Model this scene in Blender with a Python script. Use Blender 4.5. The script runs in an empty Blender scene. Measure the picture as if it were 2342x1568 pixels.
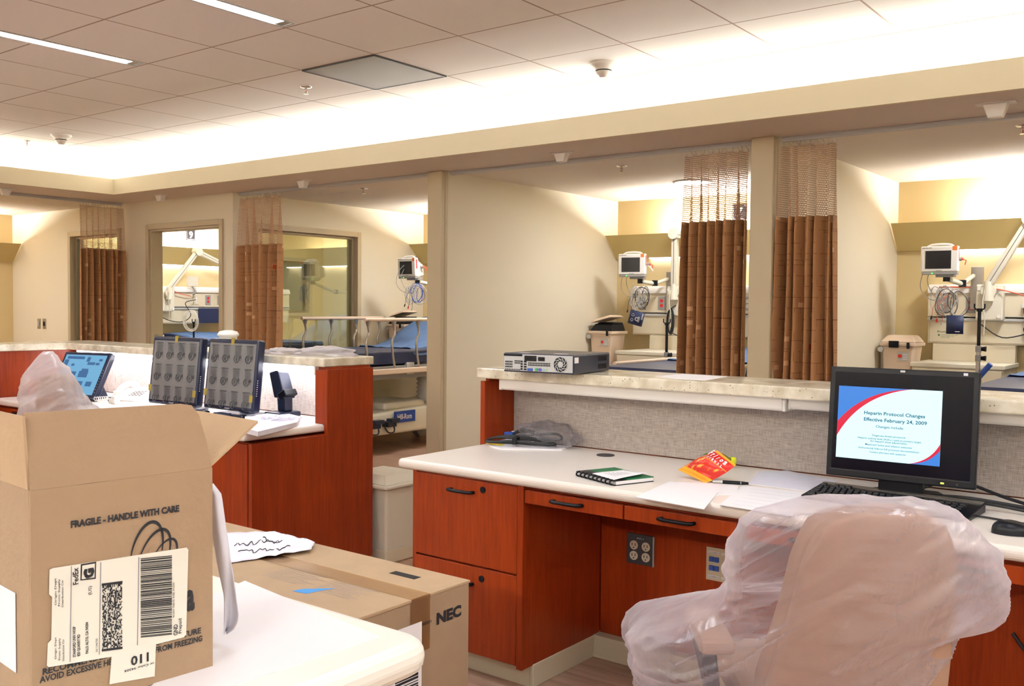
import bpy, math, random
import numpy as np
from mathutils import Vector, Matrix, noise
PI = math.pi
random.seed(7)
SC = bpy.context.scene
COL = SC.collection
# ------------------------------------------------------------------ camera, exposure, world
CAM = Vector((4.46, -2.5283, 1.36))
_yaw, _pit, _rol, FPX = -0.6547, -0.0383, 0.0097, 2193.0
_f = Vector((math.sin(_yaw)*math.cos(_pit), math.cos(_yaw)*math.cos(_pit), math.sin(_pit)))
_r0 = Vector((math.cos(_yaw), -math.sin(_yaw), 0)); _u0 = _r0.cross(_f)
_c, _s = math.cos(_rol), math.sin(_rol)
RT = _c*_r0 + _s*_u0; UP = -_s*_r0 + _c*_u0; FW = _f
cd = bpy.data.cameras.new('camera'); cam = bpy.data.objects.new('camera', cd); COL.objects.link(cam)
cd.sensor_width = 36.0; cd.lens = 36.0*FPX/2342.0; cd.clip_start = 0.05; cd.clip_end = 60
cam.matrix_world = Matrix(((RT.x, UP.x, -FW.x, CAM.x), (RT.y, UP.y, -FW.y, CAM.y), (RT.z, UP.z, -FW.z, CAM.z), (0, 0, 0, 1)))
SC.camera = cam
SC.view_settings.view_transform = 'Standard'; SC.view_settings.look = 'None'
SC.view_settings.gamma = 1.0; SC.view_settings.use_curve_mapping = False
SC.view_settings.exposure = 0.22
w = bpy.data.worlds.new('world'); SC.world = w; w.use_nodes = True
w.node_tree.nodes['Background'].inputs[0].default_value = (1, .93, .85, 1)
w.node_tree.nodes['Background'].inputs[1].default_value = 0.03
try:
    SC.cycles.use_denoising = True; SC.cycles.max_bounces = 8; SC.cycles.diffuse_bounces = 5
    SC.cycles.transparent_max_bounces = 24; SC.cycles.sample_clamp_indirect = 6.0
    SC.cycles.caustics_reflective = False; SC.cycles.caustics_refractive = False
except Exception: pass
def area(name, loc, rot, sx, sy, power, col=(1, .93, .82)):
    l = bpy.data.lights.new(name, 'AREA'); l.shape = 'RECTANGLE'; l.size = sx; l.size_y = sy; l.energy = power; l.color = col
    o = bpy.data.objects.new(name, l); COL.objects.link(o); o.location = loc; o.rotation_euler = rot; return o
WARM = (.90, .95, 1.0); NEUT = (1.0, .955, .90)
# fluorescent lamps lying in the cove trough (shine up)
area('cove_lamp', (1.5, 2.63, 2.41), (PI, 0, 0), 11.8, .07, 105, WARM)
area('cove_lamp', (-4.56, -1.8, 2.41), (PI, 0, 0), .07, 8.4, 85, WARM)
area('cove_lamp', (1.6, -6.0, 2.44), (PI, 0, 0), 11.4, .12, 900, WARM)
area('cove_lamp', (7.1, -1.9, 2.44), (PI, 0, 0), .12, 8.2, 260, WARM)
# ------------------------------------------------------------------ pixel -> point on a real plane
def ray(x, y): return (x-1171)/FPX*RT - (y-784)/FPX*UP + FW
def hz(x, y, z): d = ray(x, y); return CAM + d*((z-CAM.z)/d.z)
def hy(x, y, Y): d = ray(x, y); return CAM + d*((Y-CAM.y)/d.y)
def hx(x, y, X): d = ray(x, y); return CAM + d*((X-CAM.x)/d.x)
def hp(x, y, o, n): d = ray(x, y); return CAM + d*((Vector(o)-CAM).dot(n)/d.dot(n))
# ------------------------------------------------------------------ materials
def lin(c):
    r = []
    for v in c:
        v /= 255.0; r.append(v/12.92 if v <= .04045 else ((v+.055)/1.055)**2.4)
    return (*r, 1.0)
def nt(name):
    m = bpy.data.materials.new(name); m.use_nodes = True
    return m, m.node_tree, m.node_tree.nodes['Principled BSDF']
def pm(name, c, rough=.5, metal=0, emit=0, spec=.5, alpha=1, trans=0, ecol=None, var=0, vs=8, bump=0, bs=40, ior=None, sheen=0):
    m, t, b = nt(name); N = t.nodes; L = t.links
    b.inputs['Base Color'].default_value = lin(c); b.inputs['Roughness'].default_value = rough
    b.inputs['Metallic'].default_value = metal; b.inputs['Specular IOR Level'].default_value = spec
    b.inputs['Alpha'].default_value = alpha; b.inputs['Transmission Weight'].default_value = trans
    if sheen: b.inputs['Sheen Weight'].default_value = sheen
    if ior: b.inputs['IOR'].default_value = ior
    if emit:
        b.inputs['Emission Color'].default_value = lin(ecol or c); b.inputs['Emission Strength'].default_value = emit
    tc = None
    if var or bump: tc = N.new('ShaderNodeTexCoord')
    if var:
        n = N.new('ShaderNodeTexNoise'); n.inputs['Scale'].default_value = vs; n.inputs['Detail'].default_value = 5
        L.new(tc.outputs['Object'], n.inputs['Vector'])
        mx = N.new('ShaderNodeMix'); mx.data_type = 'RGBA'
        c1 = lin([max(0, v*(1-var)) for v in c]); c2 = lin([min(255, v*(1+var)) for v in c])
        mx.inputs[6].default_value = c1; mx.inputs[7].default_value = c2
        L.new(n.outputs['Fac'], mx.inputs[0]); L.new(mx.outputs[2], b.inputs['Base Color'])
    if bump:
        n = N.new('ShaderNodeTexNoise'); n.inputs['Scale'].default_value = bs; n.inputs['Detail'].default_value = 4
        L.new(tc.outputs['Object'], n.inputs['Vector'])
        bp = N.new('ShaderNodeBump'); bp.inputs['Strength'].default_value = bump; bp.inputs['Distance'].default_value = .01
        L.new(n.outputs['Fac'], bp.inputs['Height']); L.new(bp.outputs[0], b.inputs['Normal'])
    return m
M = {}
M['wall'] = pm('cream_wall_paint', (231, 222, 200), .75, bump=.03, bs=120)
M['pale'] = pm('pale_bounce_paint', (236, 234, 230), .8)  # near-white on the unseen walls, chosen to bounce more fill light
M['ochre'] = pm('ochre_wall_paint', (218, 198, 150), .75, bump=.03, bs=120)
M['olive'] = pm('olive_panel_paint', (196, 176, 118), .7)
M['soffit'] = pm('soffit_paint', (226, 216, 202), .8, bump=.03, bs=120)
M['lip'] = pm('soffit_face_paint', (236, 226, 198), .8)
M['white'] = pm('white_plastic', (236, 232, 226), .4)
M['offw'] = pm('off_white_plastic', (222, 216, 198), .45)
M['beige'] = pm('beige_plastic', (218, 206, 180), .45)
M['pinkb'] = pm('pale_pink_beige_plastic', (222, 200, 178), .45)
M['frame'] = pm('door_frame_enamel', (190, 174, 144), .45)
M['frame2'] = pm('window_frame_metal', (140, 122, 98), .45, metal=.2)
M['base'] = pm('base_rubber', (206, 196, 170), .5)
M['black'] = pm('black_plastic', (8, 10, 18), .35, spec=.25)
M['navy'] = pm('blue_black_plastic', (24, 32, 54), .35)
M['navyg'] = pm('glossy_blue_black_plastic', (22, 30, 54), .2)
M['rub'] = pm('black_rubber', (20, 20, 24), .6)
M['steel'] = pm('brushed_steel', (190, 186, 178), .3, metal=.9)
M['chrome'] = pm('chrome', (220, 216, 210), .12, metal=1)
M['grey'] = pm('grey_plastic', (150, 148, 146), .5)
M['lgrey'] = pm('light_grey_plastic', (190, 190, 188), .45)
M['dgrey'] = pm('dark_grey_plastic', (48, 46, 50), .5)
M['paper'] = pm('white_paper', (240, 236, 238), .7)
M['ink'] = pm('black_ink', (26, 26, 32), .6)
M['inkg'] = pm('grey_ink', (120, 120, 130), .6)
M['card'] = pm('cardboard', (150, 124, 98), .8, var=.05, vs=14, bump=.12, bs=160)
M['card2'] = pm('cardboard_inner', (170, 143, 112), .8, var=.05, vs=14, bump=.12, bs=160)
M['cardd'] = pm('corrugated_edge', (150, 116, 80), .9, var=.2, vs=300)
M['desk'] = pm('desk_laminate', (236, 226, 216), .32, bump=.02, bs=200)
M['solid'] = pm('solid_surface', (238, 234, 224), .35)
M['blueb'] = pm('navy_vinyl', (18, 34, 74), .5, bump=.1, bs=12)
M['blues'] = pm('blue_sheet', (74, 104, 148), .7, bump=.3, bs=14)
M['orange'] = pm('orange_plastic', (232, 120, 50), .5)
M['red'] = pm('red_plastic', (208, 40, 40), .5)
M['redo'] = pm('orange_red_cable', (222, 90, 60), .5)
M['blue'] = pm('blue_plastic', (34, 72, 160), .5)
M['green'] = pm('dark_green_print', (20, 104, 62), .6)
M['yellow'] = pm('yellow_print', (236, 204, 60), .6)
M['skin'] = pm('tan_upholstery', (160, 127, 106), .85, var=.04, vs=30, bump=.1, bs=300)
M['foam'] = pm('grey_white_foam', (230, 228, 224), .8)
M['led'] = pm('green_led', (60, 240, 90), .4, emit=4)
M['ledy'] = pm('yellow_led', (220, 255, 60), .4, emit=4)
M['lamp'] = pm('lit_diffuser', (255, 250, 244), .4, emit=66, ecol=(236, 245, 255))
M['upl'] = pm('lit_tube', (255, 250, 244), .4, emit=190, ecol=(255, 250, 246))
M['disc'] = pm('lit_round_lens', (255, 250, 244), .4, emit=110, ecol=(250, 250, 250))
M['strip'] = pm('lit_strip_diffuser', (255, 250, 246), .4, emit=8, ecol=(248, 246, 255))
M['vent'] = pm('perforated_grille', (122, 112, 112), .5, bump=.25, bs=900)
M['dark'] = pm('hole_shade', (20, 14, 12), .9)
M['film'] = pm('grey_protective_film', (112, 110, 110), .25)
M['filmi'] = pm('film_print', (44, 46, 50), .3)
M['tape'] = pm('amber_tape', (150, 130, 50), .3)
M['glassd'] = pm('dark_screen_glass', (40, 40, 42), .12)
M['bulbg'] = pm('glass_bulb', (200, 60, 50), .1)
M['lav'] = pm('pale_lavender_paper', (226, 224, 234), .7, var=.03, vs=30)
def glass(name, fac=.12, rough=.02, col=(1, 1, 1, 1), tint=(255, 255, 255)):
    m = bpy.data.materials.new(name); m.use_nodes = True; t = m.node_tree; N = t.nodes; L = t.links; N.clear()
    o = N.new('ShaderNodeOutputMaterial'); mx = N.new('ShaderNodeMixShader'); g = N.new('ShaderNodeBsdfGlossy'); tr = N.new('ShaderNodeBsdfTransparent')
    g.inputs['Roughness'].default_value = rough; g.inputs['Color'].default_value = col; tr.inputs['Color'].default_value = lin(tint)
    lw = N.new('ShaderNodeLayerWeight'); lw.inputs[0].default_value = .35
    ma = N.new('ShaderNodeMath'); ma.operation = 'MULTIPLY_ADD'; ma.inputs[1].default_value = .5; ma.inputs[2].default_value = fac
    L.new(lw.outputs['Fresnel'], ma.inputs[0]); L.new(ma.outputs[0], mx.inputs[0]); L.new(tr.outputs[0], mx.inputs[1]); L.new(g.outputs[0], mx.inputs[2]); L.new(mx.outputs[0], o.inputs[0])
    return m
M['glass'] = glass('window_glass', .05, tint=(240, 246, 236))
def bagmat(name, c, dens, edge=.5, gl=.12, rough=.25, scale=9, bumps=.6):
    m = bpy.data.materials.new(name); m.use_nodes = True; t = m.node_tree; N = t.nodes; L = t.links; N.clear()
    o = N.new('ShaderNodeOutputMaterial'); tr = N.new('ShaderNodeBsdfTransparent'); tr.inputs[0].default_value = lin((250, 248, 250))
    d = N.new('ShaderNodeBsdfDiffuse'); tl = N.new('ShaderNodeBsdfTranslucent'); g = N.new('ShaderNodeBsdfGlossy')
    d.inputs[0].default_value = lin(c); tl.inputs[0].default_value = lin(c); g.inputs['Roughness'].default_value = rough
    tc = N.new('ShaderNodeTexCoord'); mp = N.new('ShaderNodeMapping'); mp.inputs['Scale'].default_value = (scale, scale, scale*.35); mp.inputs['Rotation'].default_value = (.3, .5, 0)
    n = N.new('ShaderNodeTexNoise'); n.inputs['Detail'].default_value = 6; n.inputs['Scale'].default_value = 1; n.inputs['Distortion'].default_value = 1.4
    L.new(tc.outputs['Object'], mp.inputs[0]); L.new(mp.outputs[0], n.inputs['Vector'])
    b = N.new('ShaderNodeBump'); b.inputs['Strength'].default_value = bumps; b.inputs['Distance'].default_value = .03; L.new(n.outputs['Fac'], b.inputs['Height'])
    for s in (d, tl, g): L.new(b.outputs[0], s.inputs['Normal'])
    m1 = N.new('ShaderNodeMixShader'); m1.inputs[0].default_value = .5; L.new(d.outputs[0], m1.inputs[1]); L.new(tl.outputs[0], m1.inputs[2])
    m2 = N.new('ShaderNodeMixShader'); m2.inputs[0].default_value = gl; L.new(m1.outputs[0], m2.inputs[1]); L.new(g.outputs[0], m2.inputs[2])
    lw = N.new('ShaderNodeLayerWeight'); lw.inputs[0].default_value = .3; L.new(b.outputs[0], lw.inputs['Normal'])
    ma = N.new('ShaderNodeMath'); ma.operation = 'MULTIPLY_ADD'; ma.use_clamp = True; ma.inputs[1].default_value = edge; ma.inputs[2].default_value = dens
    L.new(lw.outputs['Facing'], ma.inputs[0])
    n3 = N.new('ShaderNodeTexNoise'); n3.inputs['Scale'].default_value = .55; n3.inputs['Detail'].default_value = 3; L.new(mp.outputs[0], n3.inputs['Vector'])
    r3 = N.new('ShaderNodeMapRange'); r3.inputs[1].default_value = .4; r3.inputs[2].default_value = .68; r3.inputs[3].default_value = 0; r3.inputs[4].default_value = .27; L.new(n3.outputs['Fac'], r3.inputs[0])
    ad = N.new('ShaderNodeMath'); ad.operation = 'ADD'; ad.use_clamp = True; L.new(ma.outputs[0], ad.inputs[0]); L.new(r3.outputs[0], ad.inputs[1]); ma = ad
    m3 = N.new('ShaderNodeMixShader'); L.new(ma.outputs[0], m3.inputs[0]); L.new(tr.outputs[0], m3.inputs[1]); L.new(m2.outputs[0], m3.inputs[2]); L.new(m3.outputs[0], o.inputs[0])
    return m
M['bag'] = bagmat('milky_plastic_film', (240, 234, 242), .13, .68, .14, .2, 5, .4)
M['bag2'] = bagmat('milky_plastic_film_thick', (238, 232, 234), .36, .5, .12, .25, 6, .4)
M['clear'] = bagmat('clear_plastic_film', (226, 226, 236), .10, .5, .35, .12, 30, .8)
def wood(name, c1, c2, rough=.32):
    m, t, b = nt(name); N = t.nodes; L = t.links
    tc = N.new('ShaderNodeTexCoord'); mp = N.new('ShaderNodeMapping'); mp.inputs['Scale'].default_value = (26, 26, 1.6)
    n = N.new('ShaderNodeTexNoise'); n.inputs['Scale'].default_value = 3; n.inputs['Detail'].default_value = 6; n.inputs['Roughness'].default_value = .65
    mp2 = N.new('ShaderNodeMapping'); mp2.inputs['Scale'].default_value = (3.5, 3.5, .5); n2 = N.new('ShaderNodeTexNoise'); n2.inputs['Scale'].default_value = 1.5
    L.new(tc.outputs['Object'], mp.inputs[0]); L.new(mp.outputs[0], n.inputs['Vector']); L.new(tc.outputs['Object'], mp2.inputs[0]); L.new(mp2.outputs[0], n2.inputs['Vector'])
    a = N.new('ShaderNodeMath'); a.operation = 'MULTIPLY_ADD'; a.inputs[1].default_value = .6; L.new(n.outputs['Fac'], a.inputs[0])
    a2 = N.new('ShaderNodeMath'); a2.operation = 'MULTIPLY'; a2.inputs[1].default_value = .4; L.new(n2.outputs['Fac'], a2.inputs[0]); L.new(a2.outputs[0], a.inputs[2])
    r = N.new('ShaderNodeValToRGB'); r.color_ramp.elements[0].position = .35; r.color_ramp.elements[1].position = .65
    r.color_ramp.elements[0].color = lin(c1); r.color_ramp.elements[1].color = lin(c2)
    L.new(a.outputs[0], r.inputs[0]); L.new(r.outputs[0], b.inputs['Base Color']); b.inputs['Roughness'].default_value = rough; b.inputs['Specular IOR Level'].default_value = .25
    return m
M['wood'] = wood('cherry_veneer', (114, 35, 8), (146, 54, 15))
def quartz():
    m, t, b = nt('speckled_quartz'); N = t.nodes; L = t.links
    tc = N.new('ShaderNodeTexCoord'); n = N.new('ShaderNodeTexNoise'); n.inputs['Scale'].default_value = 14; n.inputs['Detail'].default_value = 8; L.new(tc.outputs['Object'], n.inputs['Vector'])
    r = N.new('ShaderNodeValToRGB'); r.color_ramp.elements[0].color = lin((196, 184, 158)); r.color_ramp.elements[1].color = lin((232, 224, 204)); r.color_ramp.elements[0].position = .35; r.color_ramp.elements[1].position = .62
    L.new(n.outputs['Fac'], r.inputs[0])
    v = N.new('ShaderNodeTexVoronoi'); v.inputs['Scale'].default_value = 95; L.new(tc.outputs['Object'], v.inputs['Vector'])
    lt = N.new('ShaderNodeMath'); lt.operation = 'LESS_THAN'; lt.inputs[1].default_value = .2; L.new(v.outputs['Distance'], lt.inputs[0])
    sp = N.new('ShaderNodeSeparateColor'); L.new(v.outputs['Color'], sp.inputs[0]); g = N.new('ShaderNodeMath'); g.operation = 'GREATER_THAN'; g.inputs[1].default_value = .74; L.new(sp.outputs[0], g.inputs[0])
    mu = N.new('ShaderNodeMath'); mu.operation = 'MULTIPLY'; L.new(lt.outputs[0], mu.inputs[0]); L.new(g.outputs[0], mu.inputs[1])
    mx = N.new('ShaderNodeMix'); mx.data_type = 'RGBA'; mx.inputs[7].default_value = lin((120, 108, 88)); L.new(mu.outputs[0], mx.inputs[0]); L.new(r.outputs[0], mx.inputs[6]); L.new(mx.outputs[2], b.inputs['Base Color'])
    b.inputs['Roughness'].default_value = .18; return m
M['quartz'] = quartz()
def weave():
    m, t, b = nt('woven_panel_fabric'); N = t.nodes; L = t.links
    tc = N.new('ShaderNodeTexCoord'); outs = []
    for s in ((26, 26, 420), (420, 420, 26)):
        mp = N.new('ShaderNodeMapping'); mp.inputs['Scale'].default_value = s; n = N.new('ShaderNodeTexNoise'); n.inputs['Scale'].default_value = 1; n.inputs['Detail'].default_value = 3
        L.new(tc.outputs['Object'], mp.inputs[0]); L.new(mp.outputs[0], n.inputs['Vector']); outs.append(n)
    a = N.new('ShaderNodeMath'); a.operation = 'ADD'; L.new(outs[0].outputs['Fac'], a.inputs[0]); L.new(outs[1].outputs['Fac'], a.inputs[1])
    h = N.new('ShaderNodeMath'); h.operation = 'MULTIPLY'; h.inputs[1].default_value = .5; L.new(a.outputs[0], h.inputs[0])
    r = N.new('ShaderNodeValToRGB'); r.color_ramp.elements[0].color = lin((148, 137, 130)); r.color_ramp.elements[1].color = lin((202, 192, 184)); r.color_ramp.elements[0].position = .36; r.color_ramp.elements[1].position = .64
    L.new(h.outputs[0], r.inputs[0]); L.new(r.outputs[0], b.inputs['Base Color']); b.inputs['Roughness'].default_value = .9; return m
M['weave'] = weave()
def ceilmat():
    T = .6096; m, t, b = nt('ceiling_tiles'); N = t.nodes; L = t.links
    tc = N.new('ShaderNodeTexCoord'); sx = N.new('ShaderNodeSeparateXYZ'); L.new(tc.outputs['Object'], sx.inputs[0])
    ds = []
    for ax in (0, 1):
        a = N.new('ShaderNodeMath'); a.operation = 'MULTIPLY_ADD'; a.inputs[1].default_value = 1/T; a.inputs[2].default_value = 100.5; L.new(sx.outputs[ax], a.inputs[0])
        f = N.new('ShaderNodeMath'); f.operation = 'FRACT'; L.new(a.outputs[0], f.inputs[0])
        s = N.new('ShaderNodeMath'); s.operation = 'SUBTRACT'; s.inputs[1].default_value = .5; L.new(f.outputs[0], s.inputs[0])
        q = N.new('ShaderNodeMath'); q.operation = 'ABSOLUTE'; L.new(s.outputs[0], q.inputs[0]); ds.append(q)
    mi = N.new('ShaderNodeMath'); mi.operation = 'MINIMUM'; L.new(ds[0].outputs[0], mi.inputs[0]); L.new(ds[1].outputs[0], mi.inputs[1])
    lt = N.new('ShaderNodeMath'); lt.operation = 'LESS_THAN'; lt.inputs[1].default_value = .0085; L.new(mi.outputs[0], lt.inputs[0])
    n = N.new('ShaderNodeTexNoise'); n.inputs['Scale'].default_value = 90; n.inputs['Detail'].default_value = 5; L.new(tc.outputs['Object'], n.inputs['Vector'])
    bp = N.new('ShaderNodeBump'); bp.inputs['Strength'].default_value = .25; bp.inputs['Distance'].default_value = .004; L.new(n.outputs['Fac'], bp.inputs['Height']); L.new(bp.outputs[0], b.inputs['Normal'])
    mx = N.new('ShaderNodeMix'); mx.data_type = 'RGBA'; mx.inputs[6].default_value = lin((242, 238, 233)); mx.inputs[7].default_value = lin((172, 152, 138)); L.new(lt.outputs[0], mx.inputs[0]); L.new(mx.outputs[2], b.inputs['Base Color'])
    b.inputs['Roughness'].default_value = .9; return m
M['ceil'] = ceilmat()
def floormat():
    m, t, b = nt('wood_look_vinyl'); N = t.nodes; L = t.links
    tc = N.new('ShaderNodeTexCoord'); mp = N.new('ShaderNodeMapping'); mp.inputs['Scale'].default_value = (3, 30, 1)
    n = N.new('ShaderNodeTexNoise'); n.inputs['Scale'].default_value = 1; n.inputs['Detail'].default_value = 6; L.new(tc.outputs['Object'], mp.inputs[0]); L.new(mp.outputs[0], n.inputs['Vector'])
    br = N.new('ShaderNodeTexBrick'); br.inputs['Scale'].default_value = 1; br.inputs['Brick Width'].default_value = .9; br.inputs['Row Height'].default_value = .1; br.inputs['Mortar Size'].default_value = .0012
    br.inputs['Color1'].default_value = lin((168, 134, 114)); br.inputs['Color2'].default_value = lin((184, 150, 128)); br.inputs['Mortar'].default_value = lin((120, 78, 56)); L.new(tc.outputs['Object'], br.inputs['Vector'])
    mx = N.new('ShaderNodeMix'); mx.data_type = 'RGBA'; mx.blend_type = 'MULTIPLY'; mx.inputs[0].default_value = 1
    r = N.new('ShaderNodeValToRGB'); r.color_ramp.elements[0].color = (.72, .70, .68, 1); r.color_ramp.elements[1].color = (1, 1, 1, 1); r.color_ramp.elements[0].position = .3; r.color_ramp.elements[1].position = .6
    L.new(n.outputs['Fac'], r.inputs[0]); L.new(br.outputs['Color'], mx.inputs[6]); L.new(r.outputs[0], mx.inputs[7]); L.new(mx.outputs[2], b.inputs['Base Color']); b.inputs['Roughness'].default_value = .38; return m
M['floor'] = floormat()
def curtainmat(red=(170, 66, 24)):
    m, t, b = nt('brown_curtain_weave'); N = t.nodes; L = t.links
    uv = N.new('ShaderNodeUVMap'); uv.uv_map = 'UVMap'
    def brick(w_, h_, ms, off=.5, sh=0):
        br = N.new('ShaderNodeTexBrick'); br.inputs['Scale'].default_value = 1; br.inputs['Brick Width'].default_value = w_; br.inputs['Row Height'].default_value = h_
        br.inputs['Mortar Size'].default_value = ms; br.inputs['Mortar Smooth'].default_value = 0; br.offset = off
        mp = N.new('ShaderNodeMapping'); mp.inputs['Location'].default_value = (sh, sh*.7, 0); L.new(uv.outputs[0], mp.inputs[0]); L.new(mp.outputs[0], br.inputs['Vector']); return br
    b1 = brick(.11, .062, .0014, .37); b2 = brick(.31, .17, .0014, .6, .33)
    mxx = N.new('ShaderNodeMath'); mxx.operation = 'MAXIMUM'; L.new(b1.outputs['Fac'], mxx.inputs[0]); L.new(b2.outputs['Fac'], mxx.inputs[1])
    nz = N.new('ShaderNodeTexNoise'); nz.inputs['Scale'].default_value = 9; L.new(uv.outputs[0], nz.inputs['Vector'])
    gt = N.new('ShaderNodeMath'); gt.operation = 'GREATER_THAN'; gt.inputs[1].default_value = .5; L.new(nz.outputs['Fac'], gt.inputs[0])
    ml = N.new('ShaderNodeMath'); ml.operation = 'MULTIPLY'; L.new(mxx.outputs[0], ml.inputs[0]); L.new(gt.outputs[0], ml.inputs[1])
    m1 = N.new('ShaderNodeMix'); m1.data_type = 'RGBA'; m1.inputs[6].default_value = lin((166, 120, 80)); m1.inputs[7].default_value = lin((116, 72, 44)); L.new(ml.outputs[0], m1.inputs[0])
    prev = m1.outputs[2]
    for sc, thr, colr, sh in (((.045, .028), .982, (208, 164, 122), .11), ((.06, .036), .9965, red, .77)):
        mp = N.new('ShaderNodeMapping'); mp.inputs['Scale'].default_value = (1/sc[0], 1/sc[1], 1); mp.inputs['Location'].default_value = (sh, sh, 0); L.new(uv.outputs[0], mp.inputs[0])
        fl = N.new('ShaderNodeVectorMath'); fl.operation = 'FLOOR'; L.new(mp.outputs[0], fl.inputs[0])
        wn = N.new('ShaderNodeTexWhiteNoise'); wn.noise_dimensions = '2D'; L.new(fl.outputs[0], wn.inputs['Vector'])
        g = N.new('ShaderNodeMath'); g.operation = 'GREATER_THAN'; g.inputs[1].default_value = thr; L.new(wn.outputs['Value'], g.inputs[0])
        mm = N.new('ShaderNodeMix'); mm.data_type = 'RGBA'; mm.inputs[7].default_value = lin(colr); L.new(g.outputs[0], mm.inputs[0]); L.new(prev, mm.inputs[6]); prev = mm.outputs[2]
    L.new(prev, b.inputs['Base Color']); b.inputs['Roughness'].default_value = .9; return m
M['curt'] = curtainmat()
def netmat():
    m, t, b = nt('tan_curtain_net'); N = t.nodes; L = t.links
    uv = N.new('ShaderNodeUVMap'); uv.uv_map = 'UVMap'
    br = N.new('ShaderNodeTexBrick'); br.inputs['Scale'].default_value = 1; br.inputs['Brick Width'].default_value = .021; br.inputs['Row Height'].default_value = .0125; br.inputs['Mortar Size'].default_value = .0027; br.inputs['Mortar Smooth'].default_value = .2
    L.new(uv.outputs[0], br.inputs['Vector']); L.new(br.outputs['Fac'], b.inputs['Alpha'])
    b.inputs['Base Color'].default_value = lin((188, 150, 116)); b.inputs['Roughness'].default_value = .9; return m
M['net'] = netmat()
# ------------------------------------------------------------------ mesh builder
def T(x=0, y=0, z=0): return Matrix.Translation((x, y, z))
def R(a, ax): return Matrix.Rotation(a, 4, ax)
def frame(o, x, y):
    x = Vector(x).normalized(); n = x.cross(Vector(y)).normalized(); y = n.cross(x)
    return Matrix(((x.x, y.x, n.x, o[0]), (x.y, y.y, n.y, o[1]), (x.z, y.z, n.z, o[2]), (0, 0, 0, 1)))
_tc = {}
def textmesh(s, bold=0):
    k = (s, bold)
    if k not in _tc:
        c = bpy.data.curves.new('tmp', 'FONT'); c.body = s; c.size = 1; c.offset = bold; c.resolution_u = 2
        o = bpy.data.objects.new('tmp', c); COL.objects.link(o); bpy.context.view_layer.update()
        dg = bpy.context.evaluated_depsgraph_get(); me = bpy.data.meshes.new_from_object(o.evaluated_get(dg))
        v = [x.co.copy() for x in me.vertices]; f = [tuple(p.vertices) for p in me.polygons]
        bpy.data.meshes.remove(me); bpy.data.objects.remove(o); bpy.data.curves.remove(c)
        _tc[k] = (v, f)
    return _tc[k]
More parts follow.
